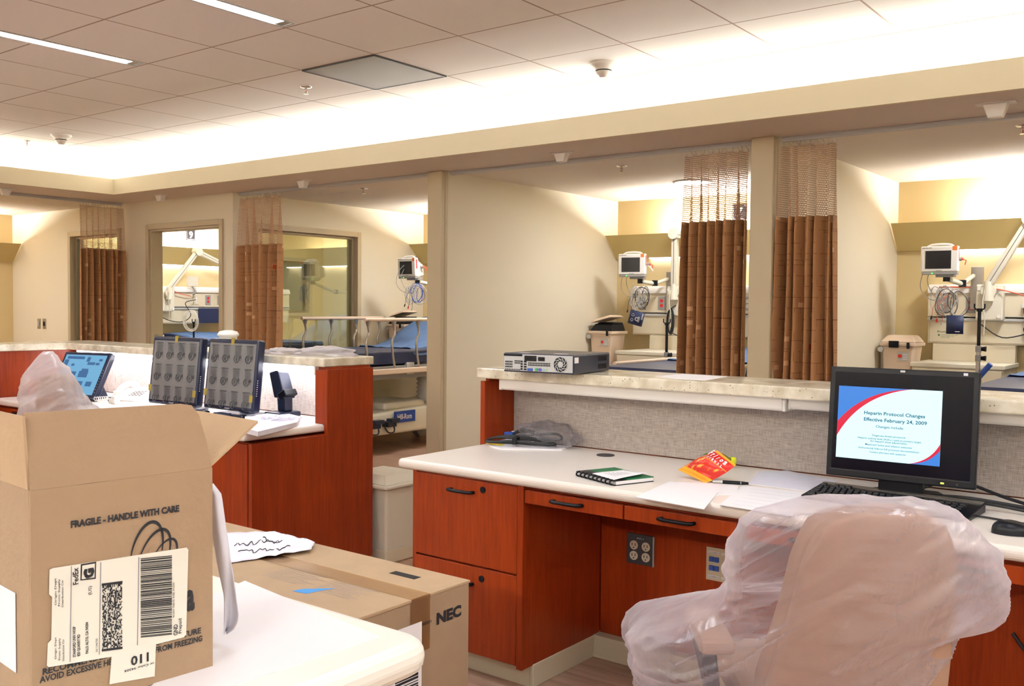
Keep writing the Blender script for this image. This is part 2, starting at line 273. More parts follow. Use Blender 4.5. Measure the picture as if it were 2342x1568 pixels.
class B:
    def __init__(s): s.v = []; s.f = []; s.m = []; s.s = []; s.uv = None; s.M = Matrix.Identity(4)
    def at(s, M): s.M = M; return s
    def add(s, vs, fs, mat=0, sm=False):
        k = len(s.v); s.v += [s.M @ Vector(p) for p in vs]
        for f in fs: s.f.append(tuple(i+k for i in f)); s.m.append(mat); s.s.append(sm)
        return s
    def box(s, x0, x1, y0, y1, z0, z1, mat=0):
        return s.add([(x0,y0,z0),(x1,y0,z0),(x1,y1,z0),(x0,y1,z0),(x0,y0,z1),(x1,y0,z1),(x1,y1,z1),(x0,y1,z1)],
                     [(0,3,2,1),(4,5,6,7),(0,1,5,4),(1,2,6,5),(2,3,7,6),(3,0,4,7)], mat)
    def hexa(s, lo, hi, mat=0):   # two quads bottom/top
        return s.add(list(lo)+list(hi), [(0,3,2,1),(4,5,6,7),(0,1,5,4),(1,2,6,5),(2,3,7,6),(3,0,4,7)], mat)
    def cyl(s, a, b, r, r2=None, n=14, mat=0, cap=True):
        a, b = Vector(a), Vector(b); r2 = r if r2 is None else r2; d = (b-a).normalized()
        e = d.orthogonal().normalized(); g = d.cross(e); vs = []
        for c, q in ((a, r), (b, r2)):
            for i in range(n): t = 2*PI*i/n; vs.append(c+(e*math.cos(t)+g*math.sin(t))*q)
        s.add(vs, [(i, (i+1) % n, n+(i+1) % n, n+i) for i in range(n)], mat, True)
        if cap: s.add(vs, [tuple(range(n-1, -1, -1)), tuple(range(n, 2*n))], mat)
        return s
    def tube(s, pts, r, n=7, mat=0, closed=False, sub=1):
        P = [Vector(p) for p in pts]
        if sub > 1: P = smooth(P, sub, closed)
        m = len(P); vs = []; prev = None
        for i in range(m):
            a = P[(i-1) % m] if (closed or i > 0) else P[i]; b = P[(i+1) % m] if (closed or i < m-1) else P[i]
            d = (b-a).normalized() if (b-a).length > 1e-9 else Vector((0, 0, 1))
            e = d.orthogonal().normalized() if prev is None else (prev - d*prev.dot(d))
            if e.length < 1e-6: e = d.orthogonal()
            e.normalize(); prev = e; g = d.cross(e)
            rr = r[i*len(r)//m] if isinstance(r, (list, tuple)) else r
            for j in range(n): t = 2*PI*j/n; vs.append(P[i]+(e*math.cos(t)+g*math.sin(t))*rr)
        fs = []
        for i in range(m if closed else m-1):
            for j in range(n): a = i*n; b2 = ((i+1) % m)*n; fs.append((a+j, a+(j+1) % n, b2+(j+1) % n, b2+j))
        s.add(vs, fs, mat, True)
        if not closed: s.add(vs, [tuple(range(n-1, -1, -1)), tuple(range((m-1)*n, m*n))], mat)
        return s
    def lathe(s, prof, n=28, mat=0, o=(0, 0, 0), sm=True):
        vs = []; k = len(prof)
        for r, z in prof:
            for i in range(n): t = 2*PI*i/n; vs.append((o[0]+r*math.cos(t), o[1]+r*math.sin(t), o[2]+z))
        fs = [(a*n+i, a*n+(i+1) % n, (a+1)*n+(i+1) % n, (a+1)*n+i) for a in range(k-1) for i in range(n)]
        s.add(vs, fs, mat, sm); s.add(vs, [tuple(range(n-1, -1, -1)), tuple(range((k-1)*n, k*n))], mat); return s
    def prism(s, poly, z0, z1, mat=0):
        n = len(poly); vs = [(p[0], p[1], z0) for p in poly]+[(p[0], p[1], z1) for p in poly]
        return s.add(vs, [tuple(range(n-1, -1, -1)), tuple(range(n, 2*n))]+[(i, (i+1) % n, n+(i+1) % n, n+i) for i in range(n)], mat)
    def quad(s, a, b, c, d, mat=0): return s.add([a, b, c, d], [(0, 1, 2, 3)], mat)
    def grid(s, fn, nu, nv, mat=0, sm=True, wrap=False):
        vs = []; mu = nu if wrap else nu+1
        for j in range(nv+1):
            for i in range(mu): vs.append(fn(i/nu, j/nv))
        fs = [(j*mu+i, j*mu+(i+1) % mu, (j+1)*mu+(i+1) % mu, (j+1)*mu+i) for j in range(nv) for i in range(nu)]
        return s.add(vs, fs, mat, sm)
    def sph(s, c, r, n=14, mat=0, sc=(1, 1, 1)):
        def fn(u, v):
            t = 2*PI*u; p = PI*v; return (c[0]+r*sc[0]*math.sin(p)*math.cos(t), c[1]+r*sc[1]*math.sin(p)*math.sin(t), c[2]-r*sc[2]*math.cos(p))
        return s.grid(fn, n, n//2+2, mat, True, True)
    def text(s, t, o, xd, yd, wid=None, hgt=None, mat=0, bold=.012, cap=.7, center=False):
        """lettering lying in the plane of xd, yd; o = start of the baseline; hgt = capital height"""
        v, f = textmesh(t, bold)
        if not v: return s
        x0 = min(p.x for p in v); x1 = max(p.x for p in v); sy = (hgt/cap) if hgt else None; sx = (wid/(x1-x0)) if wid else sy
        if sy is None: sy = sx
        F = frame(o, xd, yd); off = (x1-x0)*sx/2 if center else 0; Ms = s.M; s.M = Ms @ F
        s.add([((p.x-x0)*sx-off, p.y*sy, 0) for p in v], f, mat); s.M = Ms; return s
    def build(s, name, mats, parent=None, bevel=0, seg=2, sol=0, sub=0, loc=None, wn=False):
        me = bpy.data.meshes.new(name); me.from_pydata([tuple(p) for p in s.v], [], s.f)
        for m in (mats if isinstance(mats, (list, tuple)) else [mats]): me.materials.append(M[m] if isinstance(m, str) else m)
        me.polygons.foreach_set('material_index', s.m); me.polygons.foreach_set('use_smooth', s.s); me.validate(); me.update()
        if s.uv:
            ul = me.uv_layers.new(name='UVMap')
            for lp in me.loops: ul.data[lp.index].uv = s.uv[lp.vertex_index]
        o = bpy.data.objects.new(name, me); COL.objects.link(o)
        if parent: o.parent = parent
        if loc: o.location = loc
        if sol: md = o.modifiers.new('solidify', 'SOLIDIFY'); md.thickness = sol; md.offset = 0
        if sub: md = o.modifiers.new('subdivision', 'SUBSURF'); md.levels = sub; md.render_levels = sub
        if bevel: md = o.modifiers.new('bevel', 'BEVEL'); md.width = bevel; md.segments = seg; md.limit_method = 'ANGLE'; md.angle_limit = .6
        return o
def smooth(P, sub, closed=False):
    out = []; n = len(P)
    rng = range(n if closed else n-1)
    for i in rng:
        g = lambda k: P[k % n] if closed else P[max(0, min(n-1, k))]
        p0, p1, p2, p3 = g(i-1), g(i), g(i+1), g(i+2)
        for k in range(sub):
            t = k/sub; out.append(.5*((2*p1)+(-p0+p2)*t+(2*p0-5*p1+4*p2-p3)*t*t+(-p0+3*p1-3*p2+p3)*t**3))
    if not closed: out.append(P[-1])
    return out
def tag(o, label=None, cat=None, group=None, kind=None):
    if label: o['label'] = label
    if cat: o['category'] = cat
    if group: o['group'] = group
    if kind: o['kind'] = kind
    return o
def thing(name, label, cat, loc=(0, 0, 0), rz=0, group=None):
    o = bpy.data.objects.new(name, None); COL.objects.link(o); o.location = loc; o.rotation_euler = (0, 0, rz); o.empty_display_size = .1
    return tag(o, label, cat, group)
def struct(name, b, mats, label=None, parent=None, **k):
    o = b.build(name, mats, parent, **k)
    if parent is None: o['kind'] = 'structure'
    if label: o['label'] = label
    return o
def copy_tree(o, parent=None):
    c = o.copy(); COL.objects.link(c)
    if parent: c.parent = parent
    for ch in list(o.children): copy_tree(ch, c)
    return c
# ------------------------------------------------------------------ the setting
ZC, ZS = 2.734, 2.35                      # tiled ceiling, soffit underside
XL, XR, YB, YF = -4.68, 7.3, -6.2, 2.74   # cove walls
struct('floor', B().box(-7.2, 7.6, -6.6, 6.8, -.1, 0), 'floor', 'wood-look vinyl floor')
struct('ceiling', B().box(-4.2672, 7.1, -6.0, 2.4384, ZC, ZC+.05), 'ceil', 'ceiling of square acoustic tiles')
b = B().box(XL-.05, XR+.05, 2.4384, YF, ZC-.003, ZC+.05).box(XL-.05, -4.2672, -6.0, 2.4384, ZC-.003, ZC+.05).box(7.1, XR+.05, -6.0, 2.4384, ZC-.003, ZC+.05).box(XL-.05, XR+.05, YB-.05, -6.0, ZC-.003, ZC+.05)
struct('trim_1', b, 'soffit', 'plain white border of the tiled ceiling')
# cove: back walls above the trough, and the lips
b = B().box(XL-.1, XR+.1, YF, YF+.06, ZS+.03, ZC+.05).box(XL-.06, XL, YB, YF, ZS+.03, ZC+.05).box(XR, XR+.06, YB, YF, ZS+.03, ZC+.05).box(XL, XR, YB-.06, YB, ZS+.03, ZC+.05)
struct('trim_2', b, 'lip', 'brightly lit back of the ceiling cove')
LX = -3.85
b = B().box(LX, 6.8, 2.26, 2.29, ZS, 2.49).box(LX-.03, LX, -5.7, 2.29, ZS, 2.49).box(6.8, 6.83, -5.7, 2.29, ZS, 2.49).box(LX, 6.8, -5.7, -5.67, ZS, 2.49)
struct('trim_3', b, 'lip', 'cream face of the lit ceiling cove')
# soffit underside: one slab with a rectangular well
b = B().box(-7.2, 7.6, 2.29, 6.9, ZS, ZS+.03).box(-7.2, LX-.03, -6.6, 2.29, ZS, ZS+.03).box(6.83, 7.6, -6.6, 2.29, ZS, ZS+.03).box(LX-.03, 6.83, -6.6, -5.7, ZS, ZS+.03)
struct('ceiling_soffit', b, 'soffit', 'low plain ceiling under the cove and over the bays')
YW = 2.76
# bay dividing walls with end posts
for i, (x0, x1, nm) in enumerate(((-.40, -.27, 'wall_divider_left'), (2.14, 2.27, 'wall_divider_right'), (4.67, 4.80, 'wall_divider_far_right'))):
    o = struct(nm, B().box(x0, x1, 2.80, 5.25, 0, ZS), 'wall', 'cream dividing wall between bed bays')
    struct('end_trim', B().box(x0-.004, x1+.004, 2.76, 2.80, 0, ZS).box(x0-.008, x0+.02, 2.80, 2.83, 0, ZS).box(x1-.02, x1+.008, 2.80, 2.83, 0, ZS), 'frame', 'tan end post of the dividing wall', o, bevel=.006)
def wall_with_hole(name, axis, c0, c1, a0, a1, z0, z1, h, label, mat='wall'):
    """axis 'y': wall in plane y=c0..c1 running x a0..a1 ; h=(h0,h1,hz0,hz1)"""
    b = B(); h0, h1, q0, q1 = h
    def bx(u0, u1, w0, w1):
        if u1-u0 < 1e-4 or w1-w0 < 1e-4: return
        if axis == 'y': b.box(u0, u1, c0, c1, w0, w1)
        else: b.box(c0, c1, u0, u1, w0, w1)
    bx(a0, h0, z0, z1); bx(h1, a1, z0, z1); bx(h0, h1, q1, z1); bx(h0, h1, z0, q0)
    return struct(name, b, mat, label)
DX0, DX1, DZ = -4.064, -2.935, 2.07
# front wall of room 9 (door) and of the side wall of the left bay (window)
wall_with_hole('wall_room_front', 'y', YW, YW+.12, -4.5, -2.75, 0, ZS, (DX0, DX1, 0, DZ), 'cream wall around the open doorway')
wall_with_hole('wall_left_bay_side', 'y', YW, YW+.12, -7.0, -4.5, 0, ZS, (-5.56, -4.62, .92, 2.06), 'cream side wall of the left bay')
wall_with_hole('wall_room_side', 'x', -2.87, -2.75, YW+.12, 6.5, 0, ZS, (3.02, 4.26, .9, 2.05), 'cream wall with the large window')
struct('wall_bay_back', B().box(-2.75, 7.4, 5.25, 5.35, 0, ZS), 'ochre', 'ochre back wall of the bed bays')
struct('wall_room_back', B().box(-5.9, -2.87, 6.45, 6.55, 0, ZS), 'wall', 'cream back wall of the room')
wall_with_hole('wall_room_head', 'x', -5.87, -5.75, YW+.12, 6.45, 0, ZS, (5.35, 6.2, 1.24, 1.94), 'ochre head wall of the room', 'ochre')
struct('wall_left_bay_head', B().box(-7.0, -6.88, -.4, YW, 0, ZS), 'ochre', 'ochre head wall of the left bay')
struct('wall_left_bay_near', B().box(-7.0, -4.6, -.52, -.4, 0, ZS), 'wall', 'cream near side wall of the left bay')
struct('wall_left', B().box(-4.62, -4.5, -6.3, -.52, 0, ZS), 'pale', 'unseen wall left of the station, paled to bounce light')
struct('wall_back', B().box(-4.6, 7.5, -6.35, -6.25, 0, ZS), 'pale', 'unseen wall behind the camera, paled to bounce light')
struct('wall_right', B().box(7.35, 7.45, -6.3, 5.3, 0, ZS), 'pale', 'unseen wall on the far right, paled to bounce light')
struct('wall_beyond', B().box(-7.0, -6.9, 2.88, 6.5, 0, ZS), 'wall', 'pale wall beyond the small window')
for i, (x0, x1, y0, y1, nm) in enumerate(((-.27, 2.14, 5.235, 5.25, 'back'), (2.27, 4.67, 5.235, 5.25, 'back_right'), (-2.75, -.40, 5.235, 5.25, 'back_left'), (-.27, -.255, 2.83, 5.235, 'divider_left'), (2.27, 2.285, 2.83, 5.235, 'divider_right'), (-2.75, -2.735, 2.8, 5.235, 'room_side'))):
    struct('baseboard_'+nm, B().box(x0, x1, y0, y1, 0, .10), 'base')
# door 9 frame
dr = struct('door_9', B().box(DX0-.05, DX0, YW-.02, YW, 0, DZ+.05).box(DX1, DX1+.05, YW-.02, YW, 0, DZ+.05).box(DX0, DX1, YW-.02, YW, DZ, DZ+.05)
       .box(DX0, DX0+.02, YW, YW+.125, 0, DZ).box(DX1-.02, DX1, YW, YW+.125, 0, DZ).box(DX0+.02, DX1-.02, YW, YW+.125, DZ-.02, DZ), 'frame', 'open doorway with beige metal frame', bevel=.003)
struct('strike_plate', B().box(DX0+.02, DX0+.024, YW+.03, YW+.08, .93, 1.05).box(DX0+.024, DX0+.026, YW+.045, YW+.065, .97, 1.0, 1), ['steel', 'black'], 'steel strike plate', dr)
b = B(); p = hy(420, 511, YW-.021); b.box(p.x-.03, p.x+.03, YW-.022, YW-.0202, p.z-.008, p.z+.008); b.text('SWCH', (p.x-.024, YW-.0225, p.z-.005), (1, 0, 0), (0, 0, 1), wid=.048, hgt=.009, mat=1)
struct('name_plate', b, ['lgrey', 'inkg'], 'small grey label above the doorway', dr)
# windows
def window(name, axis, c0, c1, a0, a1, z0, z1, label, side=1):
    b = B(); t = .045; d0, d1 = c0-.02*(side < 2), c1+.02
    def bx(u0, u1, w0, w1, e0=d0, e1=d1, m=0):
        if axis == 'y': b.box(u0, u1, e0, e1, w0, w1, m)
        else: b.box(e0, e1, u0, u1, w0, w1, m)
    e = .005; bx(a0-t, a0+e, z0-t, z1+t); bx(a1-e, a1+t, z0-t, z1+t); bx(a0+e, a1-e, z1-e, z1+t); bx(a0+e, a1-e, z0-t, z0+e)
    cm = (c0+c1)/2
    for (u0, u1, w0, w1) in ((a0, a0+.03, z0, z1), (a1-.03, a1, z0, z1), (a0+.03, a1-.03, z1-.03, z1), (a0+.03, a1-.03, z0, z0+.03)): bx(u0, u1, w0, w1, cm-.02, cm+.02, 1)
    o = struct(name, b, ['frame', 'frame2'], label, bevel=.002)
    g = B()
    if axis == 'y': g.box(a0+.03, a1-.03, cm-.003, cm+.003, z0+.03, z1-.03)
    else: g.box(cm-.003, cm+.003, a0+.03, a1-.03, z0+.03, z1-.03)
    g.build('pane', 'glass', o)
window('window_1', 'y', YW, YW+.12, -5.56, -4.62, .92, 2.06, 'window in the left bay wall')
window('window_2', 'x', -2.87, -2.75, 3.02, 4.26, .9, 2.05, 'large window in the wall of the middle bay')
window('window_3', 'x', -5.87, -5.75, 5.35, 6.2, 1.24, 1.94, 'small window in the ochre wall of the room')
# ------------------------------------------------------------------ ceiling things
def troffer(x0, x1, y0, y1, label, group=None, z=ZC):
    t = thing('recessed_ceiling_light', label, 'ceiling light', ((x0+x1)/2, y1, z), 0, group); hw = (x1-x0)/2; L_ = y1-y0
    B().box(-hw-.014, -hw, -L_, 0, -.004, .03).box(hw, hw+.014, -L_, 0, -.004, .03).box(-hw, hw, -.012, 0, -.004, .03).box(-hw, hw, -L_, -L_+.012, -.004, .03).build('frame', 'lgrey', t)
    B().box(-hw+.004, hw-.004, -L_+.06, -.06, -.002, .0).build('lit_lens', 'lamp', t)
    for a_, c_ in ((-.058, -.013), (-L_+.013, -L_+.058)): B().box(-hw+.003, hw-.003, a_, c_, -.0015, .002).build('end_cap', 'steel', t)
troffer(-.705, -.625, -.62, .585, 'long thin recessed ceiling light, the left one of two')
troffer(.625, .705, -.62, .585, 'long thin recessed ceiling light, the right one at the top edge of the photo')
for x in (2.50, 4.33, 6.1):
    troffer(x, x+.08, -1.25, -.05, 'thin recessed ceiling light over the near desk, above the frame', 'ceiling lights above the frame')
for x in (-2.35, -.7, .65, 2.50, 4.33, 6.1):
    troffer(x, x+.08, -4.3, -3.1, 'thin recessed ceiling light behind the camera', 'ceiling lights behind the camera')
b = B().box(.012, .598, 1.232, 1.816, ZC-.006, ZC+.01).box(.004, .012, 1.224, 1.824, ZC-.008, ZC+.01, 1).box(.598, .606, 1.224, 1.824, ZC-.008, ZC+.01, 1).box(.012, .598, 1.224, 1.232, ZC-.008, ZC+.01, 1).box(.012, .598, 1.816, 1.824, ZC-.008, ZC+.01, 1)
tag(b.build('return_air_grille', ['vent', 'dgrey']), 'square grey perforated air grille in the tiled ceiling', 'air vent')
def smoke(x, y, label):
    t = thing('smoke_detector', label, 'smoke detector', (x, y, ZC))
    B().lathe([(.080, 0), (.082, -.008), (.072, -.018), (.055, -.026), (.048, -.040)], 28).build('base', 'white', t)
    B().lathe([(.0475, -.040), (.0465, -.047)], 28).build('sensing_slot', 'black', t)
    B().lathe([(.046, -.047), (.040, -.062), (.028, -.068), (.024, -.078), (.01, -.080)], 28).build('cover', 'white', t)
smoke(-3.34, 1.51, 'round white smoke detector at the far left of the tiled ceiling')
smoke(1.528, 2.117, 'round white smoke detector near the bright cove')
def sprinkler(x, y, z, label):
    t = thing('fire_sprinkler', label, 'sprinkler', (x, y, z))
    B().lathe([(.038, 0), (.038, -.003), (.03, -.007), (.012, -.009)], 24).build('escutcheon', 'chrome', t)
    b = B().cyl((0, 0, -.008), (0, 0, -.022), .009).tube([(.008, 0, -.02), (.014, 0, -.032), (.003, 0, -.045)], .0022).tube([(-.008, 0, -.02), (-.014, 0, -.032), (-.003, 0, -.045)], .0022).cyl((0, 0, -.044), (0, 0, -.047), .016)
    b.build('deflector', 'chrome', t); B().cyl((0, 0, -.021), (0, 0, -.044), .0025, n=8).build('bulb', 'bulbg', t)
sprinkler(-.312, 1.524, ZC, 'chrome sprinkler head in the tiled ceiling beside the air grille')
sprinkler(-3.884, 1.493, ZC, 'small chrome sprinkler head left of the smoke detector in the corner')
sprinkler(-1.537, 3.195, ZS, 'chrome sprinkler head on the ceiling of the middle bay')
sprinkler(.943, 3.296, ZS, 'chrome sprinkler head on the bay ceiling left of the number 7 sign')
sprinkler(3.475, 3.209, ZS, 'chrome sprinkler head at the right edge of the photo')
def sensor(x, y, label, rz=0, big=False):
    t = thing('motion_sensor', label, 'sensor', (x, y, ZS), rz); s = 1.15 if big else 1
    B().box(-.075*s, .075*s, -.03*s, .03*s, -.006, 0).build('mounting_plate', 'white', t, bevel=.002)
    B().hexa([(-.028*s, -.02, -.062*s), (.028*s, -.02, -.062*s), (.028*s, .02, -.062*s), (-.028*s, .02, -.062*s)], [(-.048*s, -.028, -.006), (.048*s, -.028, -.006), (.048*s, .028, -.006), (-.048*s, .028, -.006)]).build('housing', 'white', t, bevel=.004)
sensor(-4.212, 1.458, 'white wedge-shaped sensor at the far left under the soffit', PI/2)
sensor(-3.487, 2.51, 'white wedge-shaped sensor above the open doorway')
sensor(-1.572, 2.564, 'white wedge-shaped sensor right of the second curtain')
sensor(.931, 2.574, 'white wedge-shaped sensor in front of the wide empty cream wall')
sensor(3.474, 2.525, 'large white wedge-shaped sensor at the top right corner', 0, True)
def downlight(x, y, label, power=22):
    t = thing('round_ceiling_light', label, 'ceiling light', (x, y, ZS))
    B().lathe([(.155, 0), (.158, -.006), (.140, -.012), (.138, -.008)], 36).build('trim_ring', 'white', t)
    B().cyl((0, 0, -.004), (0, 0, -.009), .137, n=36).build('lens', 'disc', t)
downlight(.971, 4.33, 'round ceiling light behind the net of the curtain left of the post')
downlight(-1.42, 4.2, 'round ceiling light in the middle bay beside the post')
downlight(3.50, 4.33, 'round ceiling light in the right bay beyond the photo edge')
downlight(-4.35, 5.5, 'added round ceiling light brightening the numbered room from deeper inside')  # extra lamp added to brighten this room, no known fixture
downlight(-4.6, 3.9, 'round ceiling light inside the numbered room')
downlight(-5.7, 1.1, 'round ceiling light of the left bay beyond the photo edge')
b = B().tube([(3.02+.0, 4.75, ZS-.004), (4.3, 4.75, ZS-.004)], .004)
# curtain tracks
def track(pts, label):
    b = B()
    for a, c in zip(pts, pts[1:]):
        a, c = Vector((*a, 0)), Vector((*c, 0)); d = (c-a).normalized(); n = Vector((-d.y, d.x, 0))*.014
        b.hexa([(a-n)+Vector((0, 0, ZS-.028)), (a+n)+Vector((0, 0, ZS-.028)), (c+n)+Vector((0, 0, ZS-.028)), (c-n)+Vector((0, 0, ZS-.028))], [(a-n)+Vector((0, 0, ZS)), (a+n)+Vector((0, 0, ZS)), (c+n)+Vector((0, 0, ZS)), (c-n)+Vector((0, 0, ZS))])
    return tag(b.build('curtain_track', 'lgrey', bevel=.003), label, 'curtain track')
track([(-.25, 2.85), (2.12, 2.85)], 'aluminium curtain track over the bay between the two posts')
track([(2.29, 2.85), (4.66, 2.85)], 'aluminium curtain track right of the right post')
track([(-2.73, 2.82), (-.42, 2.82)], 'aluminium curtain track left of the left post')
track([(-4.5, -.35), (-4.5, 2.72)], 'aluminium curtain track along the left bay')
# curtains
def curtain(label, path, ztop, zmid, zbot, folds, amp, seed, wave=None, spread=0):
    """path: (x0,y0)->(x1,y1); folded sheet: net above, cloth below, hooks at the top"""
    a, c = Vector(path[0]), Vector(path[1]); W = (c-a).length; d = (c-a).normalized(); n = Vector((-d.y, d.x))
    t = thing('privacy_curtain', label, 'curtain', (a.x, a.y, 0), math.atan2(d.y, d.x))
    rnd = random.Random(seed); ph = [rnd.uniform(-.5, .5) for _ in range(folds*2+4)]; am = [rnd.uniform(.55, 1.2) for _ in range(folds*2+4)]
    NU = folds*14
    def prof(u, z):
        k = u*folds*2; i = int(k); f = k-i; s = f*f*(3-2*f)
        q0 = (1 if i % 2 else -1)*am[i]; q1 = (-1 if i % 2 else 1)*am[i+1]
        y = q0+(q1-q0)*s; grow = .35+.65*min(1, (ztop-z)/.5); x = u+ph[i]*.012*math.sin(f*PI)
        hh = (ztop-z)/(ztop-zbot); x = x*W+spread*hh*hh*(u-.5)*2 + .010*math.sin(z*2.3+i*1.7+seed)*hh
        x += .012*math.sin(k*PI*.5+seed)*grow
        return Vector((x, y*amp*grow+.012*math.sin(z*1.9+u*7+seed), z))
    L_ = 0; us = [0]
    for i in range(NU): L_ += (prof((i+1)/NU, 1.5)-prof(i/NU, 1.5)).length; us.append(L_)
    def sheet(z1, z0, nv, name, mat, sol=0):
        b = B(); b.uv = []
        for j in range(nv+1):
            z = z1+(z0-z1)*j/nv
            for i in range(NU+1): p = prof(i/NU, z); b.v.append(p); b.uv.append((us[i], z))
        for j in range(nv):
            for i in range(NU): b.f.append((j*(NU+1)+i, j*(NU+1)+i+1, (j+1)*(NU+1)+i+1, (j+1)*(NU+1)+i)); b.m.append(0); b.s.append(True)
        return b.build(name, mat, t, sol=sol)
    sheet(ztop, zmid, 16, 'net_panel', 'net'); sheet(zmid, zbot, 30, 'cloth_panel', 'curt', sol=.002)
    hb = sheet(ztop, ztop-.055, 3, 'heading_band', 'net')
    nh = folds+7
    for i in range(nh):
        p = prof((i+.3)/nh, ztop); b = B()
        b.tube([(p.x, p.y, ztop-.01), (p.x+.006, p.y, ztop+.004), (p.x, p.y*.4, ztop+.016), (p.x, 0, ztop+.024)], .0018, 5)
        b.build('hook', 'steel', t)
    return t
ZT = 2.298
curtain('brown curtain with net top hanging left of the post by the number 7 sign', ((1.67, 2.85), (2.09, 2.85)), ZT, 1.885, .38, 7, .065, 3)
curtain('brown curtain with net top hanging right of the right post', ((2.295, 2.85), (2.62, 2.85)), ZT, 1.89, .38, 6, .065, 11, spread=.045)
curtain('brown curtain with net top right of the doorway, in front of the large window', ((-2.715, 2.82), (-2.15, 2.82)), ZT, 1.88, .38, 5, .06, 23)
curtain('brown curtain with net top at the far left corner of the room', ((-4.5, 2.27), (-4.5, 2.72)), ZT, 1.88, .38, 7, .055, 31)
# switches, sticker
for x, lab, sw in ((-6.27, 'grey wall plate low on the left cream wall, the left one of two', 0), (-6.15, 'grey wall plate with a dark switch on left cream wall, right one of two', 1)):
    t = thing('wall_plate', lab, 'wall plate', (x, YW, 1.115)); B().box(-.036, .036, -.006, 0, -.057, .057).build('plate', 'steel', t, bevel=.002)
    B().box(-.012, .012, -.012, -.006, -.025, .025).build('switch', 'black' if sw else 'lgrey', t)
p = hy(339, 659, YW); tag(B().box(p.x-.01, p.x+.012, YW-.012, YW, p.z-.03, p.z+.03).build('door_tag', 'red'), 'tiny red tag on the wall left of the doorway', 'light')  # plain red tag by the door, not a lamp
# ------------------------------------------------------------------ bed bays
def torus(b, c, R_, r, n1=22, mat=0, nrm=(0, 1, 0), sx=1, sz=1, wob=0, seed=0):
    nrm = Vector(nrm).normalized(); e = Vector((0, 0, 1)); g = nrm.cross(e).normalized()
    pts = []
    for i in range(n1):
        t = 2*PI*i/n1; rr = R_*(1+wob*math.sin(3*t+seed))
        pts.append(Vector(c)+g*rr*sx*math.cos(t)+e*rr*sz*math.sin(t)+nrm*wob*R_*math.cos(2*t+seed))
    return b.tube(pts, r, 5, mat, True)
def light_valance(loc, rz, L_, label, x_lamp=(.35, None), up=34, dn=10):
    t = thing('headboard_light', label, 'wall light', loc, rz)
    prof = [(-.25, 2.015), (-.225, 2.015), (-.045, 1.832), (0, 1.832), (0, 1.815), (-.05, 1.815)]
    b = B(); n = len(prof); vs = [(x, p[0], p[1]) for x in (0.002, L_) for p in prof]
    b.add(vs, [tuple(range(n-1, -1, -1)), tuple(range(n, 2*n))]+[(i, (i+1) % n, n+(i+1) % n, n+i) for i in range(n)])
    b.build('sloping_panel', 'olive', t)
    x1 = x_lamp[1] or L_-.2
    B().box(x_lamp[0], x1, -.045, -.004, 1.806, 1.8148).build('reading_lamp_strip', 'strip', t)
    B().box(.55, L_-.55, -.14, -.05, 1.94, 1.955).box(.62, L_-.62, -.13, -.06, 1.955, 1.975, 1).build('uplight_tray', ['white', 'upl'], t)
    return t
light_valance((-.27+.015, 5.25, 0), 0, 2.38, 'ochre sloping light panel on the back wall left of the number 7 sign')
light_valance((2.285, 5.25, 0), 0, 2.37, 'ochre sloping light panel on the back wall at the right edge')
light_valance((-2.735, 5.25, 0), 0, 2.32, 'ochre sloping light panel in the bay left of the left post')
light_valance((-5.75, 2.9, 0), PI/2, 2.35, 'ochre sloping light panel seen through the doorway')
light_valance((-6.878, -.38, 0), PI/2, 3.12, 'ochre sloping light panel at the far left edge')
M['signp'] = pm('dark_sign_plate', (26, 23, 26), .7, spec=.1)
def room_sign(loc, rz, s, label, mirror=False):
    t = thing('room_number_sign', label, 'sign', loc, rz)
    B().box(-.068, .068, -.006, 0, -.068, .068).build('plate', 'signp', t, bevel=.003)
    b = B().text(s, (0, -.0068, -.04), (1, 0, 0), (0, 0, 1), hgt=.078, center=True, bold=.02)
    for z in (-.058, .056): b.box(-.058, .058, -.0068, -.0066, z, z+.002)
    for x in (-.058, .056): b.box(x, x+.002, -.0068, -.0066, -.058, .058)
    b.build('number', 'paper', t)
room_sign((.952, 5.25, 2.189), 0, '7', 'small grey sign with a white 7 above the light panel')
room_sign((-5.75, 4.35, 2.19), PI/2, '9', 'small grey sign with a white 9 seen through the doorway')
def outlet(b, x, z, y, mat_plate=0, mat_face=1, mat_hole=2, w_=.035, h_=.058):
    b.box(x-w_, x+w_, y-.006, y, z-h_, z+h_, mat_plate)
    for dz in (.021, -.021):
        b.cyl((x, y-.006, z+dz), (x, y-.009, z+dz), .016, n=16, mat=mat_face)
        b.box(x-.008, x-.005, y-.0095, y-.008, z+dz-.002, z+dz+.007, mat_hole).box(x+.005, x+.008, y-.0095, y-.008, z+dz-.002, z+dz+.007, mat_hole)
